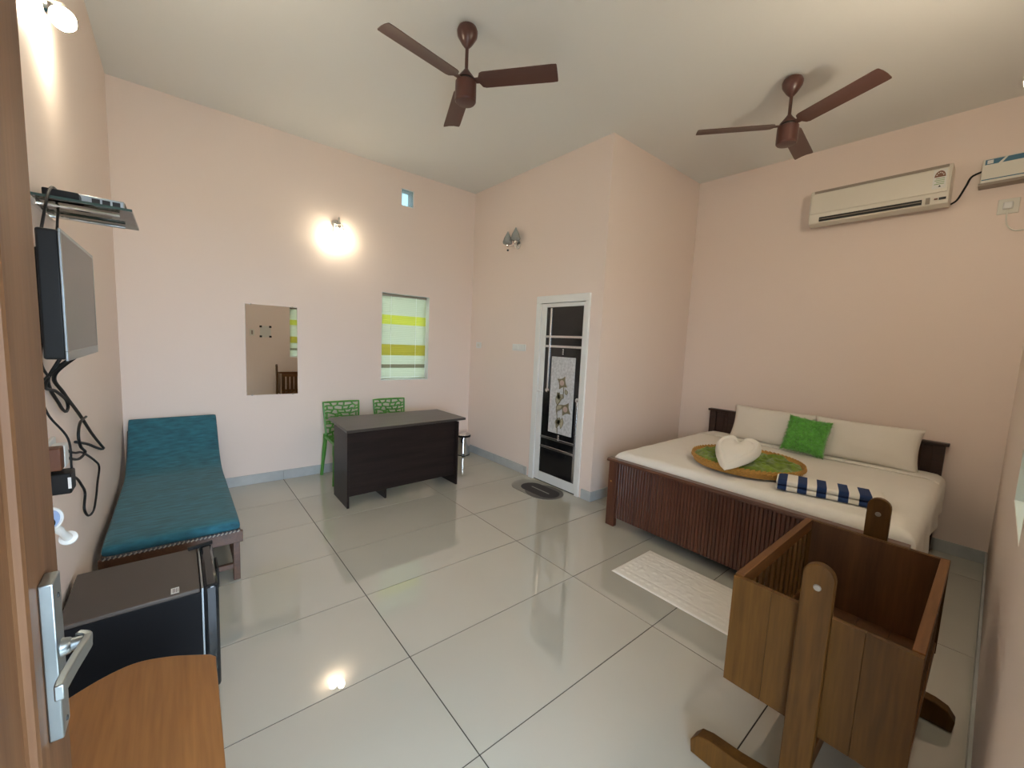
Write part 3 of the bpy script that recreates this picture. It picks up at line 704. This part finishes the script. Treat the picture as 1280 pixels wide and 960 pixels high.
# wall sockets / plugs / cables on the left wall
r = thing('power_outlet', 'white wall outlet board with plugs below the television', 'socket', (XL, -1.95, 1.0))
B('outlet_plate', 'white', r, (XL, -2.07, 1.0), (XL+.012, -1.87, 1.14), .003)
B('brown_adaptor', 'brownplug', r, (XL+.012, -2.052, 1.05), (XL+.05, -1.998, 1.13), .004, label='brown plug adaptor')
B('white_plug', 'white', r, (XL+.012, -1.985, 1.045), (XL+.05, -1.92, 1.125), .004, label='white plug')
r = thing('power_adapter', 'black square power adapter plugged in below the white outlet', 'adapter', (XL, -2.0, .96))
B('body', 'black', r, (XL+.013, -2.06, .965), (XL+.072, -1.975, 1.04), .006)
B('sticker', 'label', r, (XL+.064, -2.0612, .985), (XL+.0722, -2.0598, 1.025), 0, smooth=0)
PW = XL+.017

cable('television_cable', [(-1.12, -2.02, 1.462), (PW, -1.95, 1.37), (PW, -1.80, 1.25), (PW, -1.70, 1.207), (PW, -1.65, 1.22), (PW, -1.69, 1.257), (PW, -1.85, 1.31), (PW, -2.0, 1.35), (-1.15, -2.04, 1.462)], .0055, 'black cable hanging in a narrow loop right under the television')
cable('power_cable', [(-1.12, -1.92, 1.462), (PW, -1.85, 1.37), (PW, -1.717, 1.286), (PW, -1.405, 1.144), (PW, -1.112, .997), (PW, -.82, .868), (PW, -.72, .826), (PW, -.80, .838), (PW, -1.001, .895), (PW, -1.25, .97), (PW, -1.545, 1.046)], .0065, 'black cable running out in a long pointed loop toward the lounge')
cable('power_cable', [(PW+.013, -1.35, 1.125), (PW+.013, -1.50, 1.125), (PW+.013, -1.565, 1.08), (PW+.013, -1.53, 1.02), (PW+.013, -1.43, .97), (PW+.013, -1.60, .98), (XL+.04, -1.90, 1.06)], .0055, 'short black cable dropping from the long loop to the white plug')
cable('adapter_cable', [(-1.175, -1.91, 1.09), (PW, -1.70, 1.04), (PW, -1.56, 1.0), (PW, -1.385, .958), (PW, -1.06, .835), (PW, -.93, .765), (PW, -1.02, .70), (PW, -1.10, .64), (PW, -1.20, .605), (PW, -1.35, .634), (PW, -1.44, .70), (PW, -1.40, .765), (PW, -1.47, .825), (PW, -1.60, .90), (-1.175, -1.97, .99)], .005, 'black lead hanging in a large loop from the square power adapter')
cable('adapter_cable', [(-1.10, -2.2, 1.462), (PW, -2.05, 1.36), (PW, -2.0, 1.25), (-1.16, -1.985, 1.15), (-1.155, -1.992, 1.04)], .0035, 'thin black wire from the television straight down to the square adapter')
cable('box_cable', [(-1.19, -1.60, 2.06), (-1.185, -1.723, 1.985), (-1.16, -1.97, 1.86), (-1.175, -2.10, 1.765), (-1.185, -2.06, 1.70), (-1.19, -1.97, 1.64)], .004, 'black wire hanging from the glass shelf behind the television')
cable('box_cable', [(-1.185, -1.60, 2.065), (-1.175, -1.80, 2.062), (-1.16, -2.0, 2.02), (-1.16, -2.10, 1.93), (-1.18, -2.12, 1.76), (-1.185, -2.1, 1.55), (-1.185, -2.14, 1.44), (-1.185, -2.05, 1.38)], .004, 'black wire curving over the shelf edge and down beside the door')

# round pale device hanging beside the door
r = thing('wall_device', 'white and pale blue round wall device with stubby flanged stem beside the door', 'device', (XL, -2.22, .92))
cA = Vector((-1.143, -2.42, 1.003)); axd = Vector((.75, -.62, .12)).normalized()
MB().lathe([(.026, -.026), (.031, -.018), (.034, .004), (.031, .007), (.028, .007), (.026, .002)], cA, axd, 28).build('ring_body', 'white', r)
MB().lathe([(.026, .002), (.025, .003), (0, .005)], cA, axd, 28).build('blue_face', 'palebl', r)
MB().lathe([(.016, .004), (.013, .008), (0, .009)], cA+Vector((-.003, -.005, -.010)), axd, 20).build('dark_lens', 'black', r)
a, bq = Vector((-1.142, -2.375, .965)), Vector((-1.132, -2.262, .878))
sd = (bq-a).normalized()
MB().lathe([(.011, 0), (.010, .03), (.012, .035), (.009, .07), (.012, (bq-a).length-.012), (.022, (bq-a).length-.008), (.022, (bq-a).length), (.008, (bq-a).length+.001), (.007, (bq-a).length+.02)], a, sd, 20).build('stem', 'white', r)
MB().tube(bez([(-1.15, -2.44, 1.036), (-1.15, -2.375, 1.034), (-1.152, -2.335, 1.016), (-1.165, -2.35, 1.0), (-1.175, -2.40, 1.0)], 8), .004, 8).build('hose', 'white', r)
B('mount', 'white', r, (XL, -2.45, .98), (XL+.062, -2.40, 1.02), .004)

# ------------------------------------------------------------------ desk, chairs, bin
r = thing('desk', 'dark espresso office desk standing out from the back wall', 'desk', (.95, -.2, 0))
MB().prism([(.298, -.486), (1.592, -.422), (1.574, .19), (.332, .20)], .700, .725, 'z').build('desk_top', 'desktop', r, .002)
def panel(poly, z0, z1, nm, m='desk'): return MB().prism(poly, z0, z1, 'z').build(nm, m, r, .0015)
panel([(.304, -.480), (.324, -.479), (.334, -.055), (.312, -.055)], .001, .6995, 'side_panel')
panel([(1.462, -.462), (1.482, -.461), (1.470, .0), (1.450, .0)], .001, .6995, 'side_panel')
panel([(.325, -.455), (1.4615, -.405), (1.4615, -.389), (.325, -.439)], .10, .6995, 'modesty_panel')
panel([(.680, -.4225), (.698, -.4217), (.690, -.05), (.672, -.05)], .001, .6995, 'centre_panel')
def lattice(fn, rows, cols, frac, jit, seed):
    """mesh of jittered brick-like cells with holes, mapped by fn(u,v)->Vector"""
    rnd = random.Random(seed); P = {}
    def pt(i, j):
        i = max(0, min(2*cols, i))
        if (i, j) not in P:
            ju = 0 if i in (0, 2*cols) else rnd.uniform(-jit, jit); jv = 0 if j in (0, rows) else rnd.uniform(-jit, jit)
            P[(i, j)] = ((i+ju*1.3+(0))/(2*cols), (j+jv*.8)/rows)
        return P[(i, j)]
    bm = bmesh.new(); V = {}
    def vert(i, j):
        p = pt(i, j); key = (max(0, min(2*cols, i)), j)
        if key not in V: V[key] = bm.verts.new(fn(*p))
        return V[key]
    for j in range(rows):
        off = 0 if j % 2 == 0 else -1
        for c in range(cols+(1 if off else 0)):
            x0 = 2*c+off; ids = [(x0, j), (x0+1, j), (x0+2, j), (x0+2, j+1), (x0+1, j+1), (x0, j+1)]
            vs = []
            for q in ids:
                v = vert(*q)
                if v not in vs: vs.append(v)
            if len(vs) >= 4: bm.faces.new(vs)
    bm.normal_update()
    res = bmesh.ops.inset_individual(bm, faces=bm.faces[:], thickness=frac, use_even_offset=True)
    inner = [f for f in bm.faces if f not in set(res['faces'])]
    bmesh.ops.delete(bm, geom=inner, context='FACES')
    mb = MB(); bm.verts.index_update()
    mb.add([v.co.copy() for v in bm.verts], [tuple(v.index for v in f.verts) for f in bm.faces]); bm.free()
    return mb
def chair(cx, yb, label):
    r = thing('green_chair', label, 'chair', (cx, yb, 0), 'green plastic chairs behind the desk')
    def back(u, v):
        w = .175+.02*v; return Vector((cx+(2*u-1)*w, yb-.05*(1-v)+.012*math.sin(PI*u)-.0, .44+.375*v))
    lattice(back, 9, 5, .0075, .42, 3).build('backrest_lattice', 'green', r, solid=.012, smooth=0, weld=True)
    fr = [back(0, t/8) for t in range(9)]+[back(u/8, 1) for u in range(1, 8)]+[back(1, 1-t/8) for t in range(9)]
    MB().tube(fr, .0105, 8).build('backrest_frame', 'green', r)
    def seat(u, v):
        return Vector((cx+(2*u-1)*(.185+.02*v), yb-.055-.40*v, .435-.012*math.sin(PI*u)*math.sin(PI*v)+.006*v))
    lattice(seat, 7, 5, .008, .38, 5).build('seat_lattice', 'green', r, solid=.014, smooth=0, weld=True)
    fr = [seat(u/6, 0) for u in range(7)]+[seat(1, v/6) for v in range(1, 7)]+[seat(1-u/6, 1) for u in range(1, 7)]+[seat(0, 1-v/6) for v in range(1, 7)]
    MB().tube(fr, .012, 8).build('seat_frame', 'green', r)
    for sx in (-1, 1):
        MB().tube(bez([(cx+sx*.178, yb-.045, .47), (cx+sx*.19, yb-.03, .30), (cx+sx*.215, yb-.015, .0005)], 4), [.026]*2+[.022]*4+[.018]*3, 8).build('leg', 'green', r)
        MB().tube(bez([(cx+sx*.195, yb-.44, .43), (cx+sx*.20, yb-.445, .25), (cx+sx*.21, yb-.45, .0005)], 4), [.024]*3+[.02]*3+[.016]*3, 8).build('leg', 'green', r)
    return r
chair(.585, .62, 'green lattice plastic chair behind the desk, nearer the lounge')
chair(1.148, .62, 'green lattice plastic chair behind the desk, below the striped blind')
r = thing('pedal_bin', 'small chrome pedal bin in the corner right of the desk', 'bin', (2.17, .50, 0))
c = (2.17, .50, 0)
MB().lathe([(.094, .0005), (.096, .012)], c, n=28).build('base_ring', 'black', r)
MB().lathe([(.092, .0125), (.092, .255)], c, n=32).build('body', 'chrome', r)
MB().lathe([(.098, .2555), (.1, .262), (.1, .278), (.097, .283)], c, n=32).build('rim', 'black', r)
MB().lathe([(.094, .2835), (.088, .296), (.06, .308), (0, .313)], c, n=32).build('lid', 'chrome', r)
MB().tube([(2.10, .40, .27), (2.07, .385, .235), (2.09, .41, .20)], .012, 8).build('handle', 'black', r)
MB().obox((2.11, .385, .012), (.05, .05, .01), (0, 0, R(45))).build('pedal', 'black', r, .002)

# ------------------------------------------------------------------ bed
bx0, bx1, by0, by1 = 2.067, 3.99, -3.90, -2.01
r = thing('bed', 'large double bed with dark reeded footboard against the right wall', 'bed', (3.0, -2.95, 0))
for y0 in (by0, by1-.085): B('foot_post', 'bedwood', r, (bx0, y0, .001), (bx0+.045, y0+.085, .578), .003)
MB().prism([(bx0-.018, .578), (bx0+.06, .578), (bx0+.06, .590), (bx0+.05, .604), (bx0-.008, .604), (bx0-.018, .592)], by0-.015, by1+.015, 'y').build('foot_cap_rail', 'bedwood_h', r, .002)
pw0, pw1 = by0+.0855, by1-.0855; ns = 68
B('foot_back_panel', 'bedwood', r, (bx0+.020, pw0, .09), (bx0+.038, pw1, .5775), smooth=0)
pf = None; sw = (pw1-pw0)/ns
for k in range(ns):
    y = pw0+k*sw
    if pf is None:
        pf = MB().prism([(bx0+.0199, y+.0008), (bx0+.009, y+.0012), (bx0+.006, y+sw*.2), (bx0+.006, y+sw*.8), (bx0+.009, y+sw-.0012), (bx0+.0199, y+sw-.0008)], .085, .5775, 'z').build('slat', 'bedwood', r, smooth=30)
    else: dup(pf, r, (0, k*sw, 0))
for y0 in (by0+.01, by1-.04): B('side_rail', 'headwood', r, (bx0+.05, y0, .22), (3.94, y0+.03, .46), .003)
for y0 in (by0, by1-.07): B('head_post', 'headwood', r, (3.935, y0, .001), (3.995, y0+.07, .89), .003)
B('headboard_panel', 'headwood', r, (3.955, by0+.0705, .40), (3.985, by1-.0705, .89), .002)
B('head_cap_rail', 'headwood', r, (3.925, by0-.02, .8905), (4.003, by1+.02, .915), .006)
for y0 in (by1-.16, by1-.20, by0+.13, by0+.17): B('headboard_molding', 'headwood', r, (3.948, y0, .45), (3.9555, y0+.018, .885), .002)
B('bed_base', 'dark', r, (bx0+.055, by0+.042, .30), (3.93, by1-.042, .44))
MB().lathe([(.009, 0), (.006, .003), (0, .0035)], (bx0, by1-.03, .40), (-1, 0, 0), 10).build('peg', 'rattan', r)
# mattress and sheet
tz = .66
def prof(t, lo, hi, rad, dlo, dhi):
    """path: drop dlo at lo side, rounded shoulder, across, shoulder, drop dhi; returns (pos, drop)"""
    arc = rad*PI/2; Ls = [dlo-rad if dlo > rad else 0, arc if dlo else 0, (hi-lo)-(rad if dlo else 0)-(rad if dhi else 0), arc if dhi else 0, dhi-rad if dhi > rad else 0]
    s = t*sum(Ls)
    if s < Ls[0]: return lo, dlo-s
    s -= Ls[0]
    if s < Ls[1]: a = s/rad; return lo+rad-rad*math.cos(a), rad-rad*math.sin(a)
    s -= Ls[1]
    if s < Ls[2]: return lo+(rad if dlo else 0)+s, 0
    s -= Ls[2]
    if s < Ls[3]: a = s/rad; return hi-rad+rad*math.sin(a), rad-rad*math.cos(a)
    s -= Ls[3]; return hi, rad+s
MB().grid(lambda u, v: Vector((bx0+.075+u*(3.93-bx0-.075), by0+.03+v*(by1-by0-.045), .445 if True else 0)), 1, 1)
def sheet(u, v):
    x, dx = prof(u, bx0+.062, 3.94, .07, .17, 0)
    y, dy = prof(v, by0-.035, by1+.0, .075, .38, .17)
    if y < -3 and dy > .08: dy = .08+(dy-.08)*(1-.6*min(1, max(0, (x-bx0-.1)/1.7)))
    side = max(0, dy-.07) if y < -3 else 0
    x += 0; n1 = noise.noise(Vector((x*2.2, y*2.2, .4)))*.012+noise.noise(Vector((x*6, y*5, 2.4)))*.005
    fold = math.sin(x*15+2*noise.noise(Vector((x*2, 0, 1))))*.012*min(1, side/.2)
    z = tz-max(dx, dy)-.25*min(dx, dy)
    if dy > dx and y < -3: y += fold-.02*side+(.10*max(0, .35-(x-bx0))*min(1, side*4))
    hem = 1
    return Vector((x, y, z+n1*(1-min(1, (dx+dy)*5))))
mt = MB().grid(sheet, 90, 90).build('mattress_sheet', 'sheet', r, smooth=80)
# turned-back band of the top sheet
def band(u, v):
    t = u; y = by0-.01+v*(by1-by0+.0)
    xx = 3.60+.015*noise.noise(Vector((y*2, 0, 0)))+.05*abs(v-.5)
    pr_ = [(0, .003), (-.004, .010), (.004, .016), (.03, .017), (.07, .014), (.10, .013), (.20, .011), (.28, .006)]
    k = min(int(t*7), 6); f = t*7-k; a, b_ = pr_[k], pr_[k+1]
    yy = y
    e = max(0, .05-min(v, 1-v))/.05
    return Vector((xx+a[0]*(1-f)+b_[0]*f, yy, tz+a[1]*(1-f)+b_[1]*f-.03*e*e+.003*noise.noise(Vector((xx*9, y*5, 1)))))
MB().grid(band, 14, 60).build('sheet_fold', 'sheet', r, smooth=70)
# hanging lump of sheet at the near corner
b = MB()
def lump(u, v):
    a = 2*PI*u; t = v
    rr = .05*(math.sin(PI*min(1, .12+t*.86))**.5)*(1+.25*noise.noise(Vector((math.cos(a)*2, math.sin(a)*2, t*4))))
    return Vector((2.30+rr*1.5*math.cos(a), by0-.05+rr*.8*math.sin(a), .50-.24*t))
b.grid(lump, 20, 14).build('sheet_corner_bunch', 'sheet', r, smooth=80)

def cushion_mesh(hw, hh, th, nu=28, nv=22, seed=0, corner=.06, wr=.012):
    """pillow in local x (width), z (height), y (thickness)"""
    vs, fs = [], []
    for side in (1, -1):
        base = len(vs)
        for j in range(nv+1):
            for i in range(nu+1):
                u, v = 2*i/nu-1, 2*j/nv-1
                u = math.copysign(abs(u)**.85, u); v = math.copysign(abs(v)**.85, v)
                pinch = 1-corner*((1-u*u)*1.0)*(abs(v)**3); pinch2 = 1-corner*((1-v*v))*(abs(u)**3)
                x = hw*u*pinch2; z = hh*v*pinch
                t = th*(max(0, (1-u*u)*(1-v*v)))**.38
                n_ = wr*noise.noise(Vector((x*7+seed, z*7, side*2.0)))*(max(0, (1-u*u)*(1-v*v)))**.3
                vs.append(Vector((x, side*(t+n_), z)))
        w = nu+1
        for j in range(nv):
            for i in range(nu): fs.append((base+j*w+i, base+j*w+i+1, base+(j+1)*w+i+1, base+(j+1)*w+i))
    return vs, fs
def place(vs, loc, rot):
    m = Euler(rot, 'XYZ').to_matrix(); return [m @ v + Vector(loc) for v in vs]
def pillow(name, label, cat, loc, rot, hw, hh, th, m, grp=None, seed=0, **k):
    t = thing(name, label, cat, loc, grp); vs, fs = cushion_mesh(hw, hh, th, seed=seed, **k)
    MB().add(place(vs, loc, rot), fs).build('cover', m, t, smooth=80, weld=True); return t
# rot: local y becomes world x, lean back against the headboard
pillow('white_pillow', 'long white pillow leaning on the headboard, on the side toward the bathroom', 'pillow', (3.79, -2.69, .835), (R(-18), 0, -PI/2), .37, .185, .085, 'pillow', 'white pillows on the bed', 1)
pillow('white_pillow', 'long white pillow leaning on the headboard, on the window side', 'pillow', (3.78, -3.415, .835), (R(-18), 0, -PI/2+R(1)), .37, .185, .085, 'pillow', 'white pillows on the bed', 5)
loc, rot = (3.625, -3.035, .835), (R(-20), R(4), -PI/2)
t = pillow('green_cushion', 'bright green fluffy square cushion in front of the white pillows', 'cushion', loc, rot, .165, .165, .055, 'fluff', None, 9)
vs, fs = cushion_mesh(.165, .165, .055, seed=9); m = Euler(rot, 'XYZ').to_matrix(); b = MB(); rnd = random.Random(4)
for k in range(5200):
    f = fs[rnd.randrange(len(fs))]; a_, b_, c_, d_ = [vs[i] for i in f]; u, v = rnd.random(), rnd.random()
    p = a_*(1-u)*(1-v)+b_*u*(1-v)+c_*u*v+d_*(1-u)*v
    nn = Vector((p.x/.165*.5, math.copysign(.8, p.y) if abs(p.y) > .004 else 0, p.z/.165*.5)).normalized()
    tip = p+nn*rnd.uniform(.010, .024)+Vector((rnd.uniform(-.012, .012), 0, rnd.uniform(-.014, .006)))
    sd = Vector((rnd.uniform(-1, 1), .2, rnd.uniform(-1, 1))).normalized()*.0022
    q = [m @ w_ + Vector(loc) for w_ in (p-sd, p+sd, tip)]; b.add(q, [(0, 1, 2)])
b.build('fur', 'fluff', t, smooth=0, kind='stuff')

# basket tray with green cloth, heart towel
BC = Vector((2.67, -2.885, tz+.012)); BR = .395
r = thing('wicker_tray', 'round shallow wicker tray of green cloth on the bed', 'tray', BC)
prof_ = [(0, .004), (BR*.80, .004), (BR*.93, .012), (BR*.985, .055), (BR*1.0, .06), (BR*1.01, .052), (BR*.965, .004), (BR*.82, -.004), (0, -.004)]
MB().lathe(prof_, BC, n=56, cap=False).build('tray_body', 'rattan', r)
b = MB()
for k in range(72):
    a0, a1 = 2*PI*k/72, 2*PI*(k+.8)/72
    for zz, rr in ((.062, BR*.995), (.045, BR*1.008)):
        b.tube([BC+Vector((rr*math.cos(a), rr*math.sin(a), zz+.004*s_)) for a, s_ in ((a0, -1), ((a0+a1)/2, 0), (a1, 1))], .006, 5)
b.build('rim_binding', 'rattan', r, kind='stuff')
t = thing('green_cloth', 'crumpled green cloth filling the wicker tray', 'cloth', BC+Vector((0, 0, .01)))
def moss(u, v):
    a = 2*PI*u; rr = v*BR*.965; p = Vector((rr*math.cos(a), rr*math.sin(a), 0))
    q = Vector((p.x*9, p.y*9, 0)); w1 = Vector((noise.noise(q*.5), noise.noise(q*.5+Vector((5, 2, 1))), 0))
    rd = 1-abs(noise.noise(q*.8+w1*1.6))*2.0; rd2 = 1-abs(noise.noise(q*1.9+w1*2+Vector((3, 1, 7))))*2
    h = .02+.038*max(0, rd)+.014*rd2
    e = min(1, (1-v)*6)
    return BC+p+Vector((0, 0, .016+h*(.45+.55*e)*(1 if v < 1 else .3)))
MB().grid(moss, 120, 46).build('cloth', 'moss', t, smooth=80, weld=True)
# heart-folded towel: tip toward the foot of the bed
t = thing('heart_towel', 'white towel folded into a heart on the wicker tray', 'towel', (2.6, -2.85, tz+.08))
tip = Vector((2.18, -2.925)); notch = Vector((2.61, -2.86)); HS = .66; ax_ = (notch-tip).normalized(); pe = Vector((-ax_.y, ax_.x))
def hpt(a):
    # heart outline in local (along, across): tip at 0, notch about .60
    pts = HE
    i = (a % 1)*len(pts); k = int(i); f = i-k
    return pts[k % len(pts)]*(1-f)+pts[(k+1) % len(pts)]*f
HE = [Vector((p[0], p[1])) for p in bez([(0, 0, 0), (.10, .075, 0), (.30, .175, 0), (.48, .225, 0), (.62, .20, 0), (.68, .11, 0), (.635, .02, 0), (.625, 0, 0), (.635, -.02, 0), (.68, -.11, 0), (.62, -.21, 0), (.46, -.235, 0), (.28, -.185, 0), (.10, -.075, 0), (0, 0, 0)], 5)][:-1]
def heart(u, v):
    o = hpt(u); c = Vector((.36, 0)); p = c+(o-c)*min(1, v/.85)
    tp = min(1, .25+p.x/.3)
    if v <= .85:
        e = v/.85; h = .05*tp*(1-e**3.2)**.5+.026*tp
        h += -.013*tp*math.exp(-((e-.74)/.07)**2)*(1 if p.x > .15 else .4)+.010*tp*math.exp(-((e-.89)/.08)**2)
        h -= .03*math.exp(-(p.y/.035)**2)*max(0, min(1, (p.x-.38)/.2))
    else:
        e = (v-.85)/.15; p = c+(o-c)*(1+.025*math.sin(PI*e)); h = .026*tp*(1-e)
    xy = tip+(ax_*p.x+pe*p.y)*HS
    base = tz+.062+.125*min(1, max(0, p.x)/.66)**1.1
    return Vector((xy.x, xy.y, base+max(0, h)+.004*noise.noise(Vector((p.x*14, p.y*14, 0)))))
MB().grid(heart, 70, 30).build('folded_towel', 'towel', t, smooth=70, weld=True)

def roll(u, v):
    a = 2*PI*u; q = tip+(ax_*(.43+.05*math.cos(a))+pe*(.13*(2*v-1)))*HS*1.0
    e = (1-(2*v-1)**6)**.5
    return Vector((q.x, q.y, tz+.105+.045*math.sin(a)*e))
MB().grid(roll, 20, 12).build('under_fold', 'towel', t, smooth=70)
# striped folded towels
r = thing('striped_towel', 'blue and white striped towel folded in two layers on the bed edge', 'towel', (2.44, -3.47, tz+.005))
ang = math.atan2(-.51, .13); ca, sa = math.cos(ang), math.sin(ang)
TC = Vector((2.435, -3.475, tz+.002)); TL, TW, TT = .56, .21, .036
for lay in range(2):
    b = MB(); nL, nC = 66, 28
    z0 = lay*(TT+.001)
    for i in range(nL+1):
        s = (i/nL-.5)*TL; er = max(0, abs(i/nL-.5)*2-.94)/.06
        for k in range(nC):
            a = 2*PI*k/nC; c_, s_ = math.cos(a), math.sin(a)
            w = math.copysign(abs(c_)**.25, c_)*TW/2*(1-.05*er*er); z = math.copysign(abs(s_)**.45, s_)*TT/2*(1-.35*er*er)
            w += .004*noise.noise(Vector((s*8, lay*3, c_*2)))
            b.v.append(TC+Vector((s*ca-w*sa, s*sa+w*ca, z0+TT/2+z)))
    for i in range(nL):
        s = (i+.5)/nL; q = ((s-.015)*5.25) % 1
        mi = 1 if q < .5 and .015 < s < .95 else 0
        for k in range(nC): b.f.append((i*nC+k, i*nC+(k+1) % nC, (i+1)*nC+(k+1) % nC, (i+1)*nC+k)); b.m.append(mi)
    b.f.append(tuple(range(nC))); b.m.append(0); b.f.append(tuple(nL*nC+k for k in range(nC))[::-1]); b.m.append(0)
    b.build('towel_layer', ['towel', 'navy'], r, smooth=60)

# ------------------------------------------------------------------ mats
r = thing('bath_mat', 'white embossed bath mat on the floor by the bed foot', 'mat', (1.72, -2.9, 0))
mx0, mx1, my0, my1 = 1.475, 1.965, -3.34, -2.52
def matf(u, v):
    x = mx0+(mx1-mx0)*u; y = my0+(my1-my0)*v; d = min((x-mx0), (mx1-x), (y-my0), (my1-y))
    h = .007+.0018*noise.noise(Vector((x*7, y*7, 0)))
    if d < .012: h = .001+(h-.001)*(d/.012)**.5
    cx_, cy_ = (x-(mx0+mx1)/2), (y-(my0+my1)/2)
    h -= .0018*math.exp(-((d-.10)/.005)**2)
    if d > .11:
        h += .006*max(0, noise.noise(Vector((cx_*26, cy_*26, 5))))
    h -= .0022*math.exp(-((cx_-.03)/.006)**2)*(1 if d > .02 else 0)
    if .03 < d < .095: h += .004*max(0, math.sin((x+y)*60)*math.sin((x-y)*60))
    if d > .02: h -= .0018*math.exp(-((cy_-.02)/.006)**2)
    return Vector((x+.006*noise.noise(Vector((y*3, 0, 2))), y, max(.0008, h)))
MB().grid(matf, 90, 130).build('pile', 'matw', r, smooth=80)
B('backing', 'matw', r, (mx0+.005, my0+.005, .0003), (mx1-.005, my1-.005, .002), smooth=0)
r = thing('door_mat', 'oval two-tone grey door mat before the bathroom door', 'mat', (2.12, -1.07, 0))
def stadium(cx, cy, hw, hl, n=14):
    return [(cx+hw*math.cos(PI*k/n), cy+hl-hw+hw*math.sin(PI*k/n)) for k in range(n+1)]+[(cx+hw*math.cos(PI+PI*k/n), cy-hl+hw+hw*math.sin(PI+PI*k/n)) for k in range(n+1)]
MB().prism(stadium(2.125, -1.055, .19, .325), .0005, .005, 'z').build('light_base', 'matl', r)
half = [p for p in stadium(2.125, -1.055, .19, .325) if p[1] < -1.06]
MB().prism(stadium(2.125, -1.165, .188, .213), .0045, .0062, 'z').build('dark_ring', 'matg', r)
MB().prism(stadium(2.125, -1.10, .125, .245), .0058, .0078, 'z').build('dark_centre', 'matd', r)
B('printed_line', 'matl', r, (2.118, -1.24, .0075), (2.132, -.97, .0082), smooth=0)

# ------------------------------------------------------------------ wooden cradle
r = thing('cradle', 'brown wooden baby cradle hung between two posts in the lower right', 'cradle', (1.18, -3.82, 0))
cx0, cx1, cy0, cy1, cz0, cz1 = .735, 1.635, -4.07, -3.565, .33, .745
tk = .02
for x, inner in ((cx0, False), (cx1-tk, True)):
    bw = (cy1-cy0)/4; pn = B('end_board', 'crib_v', r, (x, cy0, cz0), (x+tk, cy0+bw-.0006, cz1), .001)
    for k in range(1, 4): dup(pn, r, (0, k*bw, 0))
def rail(y, z0, z1, x0=cx0+tk, x1=cx1-tk, t=.022): return B('rail', 'crib_h', r, (x0+.0005, y-t/2, z0), (x1-.0005, y+t/2, z1), .002)
for y in (cy1-.014, cy0+.014):
    B('top_rail', 'crib_h', r, (cx0+tk+.0005, y-.014, cz1-.05), (cx1-tk-.0005, y+.014, cz1+.004), .002)
    rail(y, cz0, cz0+.05)
    n = 12; pf = None
    for k in range(n):
        x = cx0+tk+.03+(cx1-cx0-2*tk-.06)*k/(n-1)
        if pf is None: pf = B('slat', 'crib_v', r, (x-.015, y-.006, cz0+.05), (x+.015, y+.006, cz1-.05), .001); px0 = x
        else: dup(pf, r, (x-px0, 0, 0))
for k in range(4):
    y0 = cy0+.03+k*.112; B('bottom_board', 'crib_d', r, (cx0+tk+.0005, y0, cz0+.004), (cx1-tk-.0005, y0+.111, cz0+.02), .001)
B('inner_end_lining', 'crib_d', r, (cx1-tk-.004, cy0+.03, cz0+.02), (cx1-tk-.0003, cy1-.03, cz1-.002), smooth=0)
def post(x, zt, t=.03, w=.085):
    yc = -3.825; n = 10
    poly = [(yc-w/2, .06), (yc+w/2, .06)]+[(yc+w/2*math.cos(PI*k/n), zt-w/2+w/2*math.sin(PI*k/n)) for k in range(n+1)]
    p = MB().prism(poly, x-t/2, x+t/2, 'x').build('post', 'crib_v', r, .004)
    for sx in (-1, 1): MB().lathe([(.011, 0), (.009, .004), (0, .005)], (x+sx*t/2, yc, zt-.075), (sx, 0, 0), 12).build('bolt', 'acgrey', p)
    # curved foot
    ft = [(-3.50, .0005), (-3.495, .05), (-3.52, .085), (-3.56, .098), (-3.66, .105), (-3.78, .125), (-3.87, .125), (-3.99, .105), (-4.09, .098), (-4.13, .085), (-4.155, .05), (-4.15, .0005), (-4.03, .0005), (-3.98, .02), (-3.67, .02), (-3.62, .0005)]
    MB().prism(ft[::-1], x-t/2-.012, x+t/2+.012, 'x').build('foot', 'crib_v', r, .004)
post(.695, .925); post(1.675, .925)
B('stretcher', 'crib_h', r, (.712, -3.845, .13), (1.658, -3.805, .20), .003)
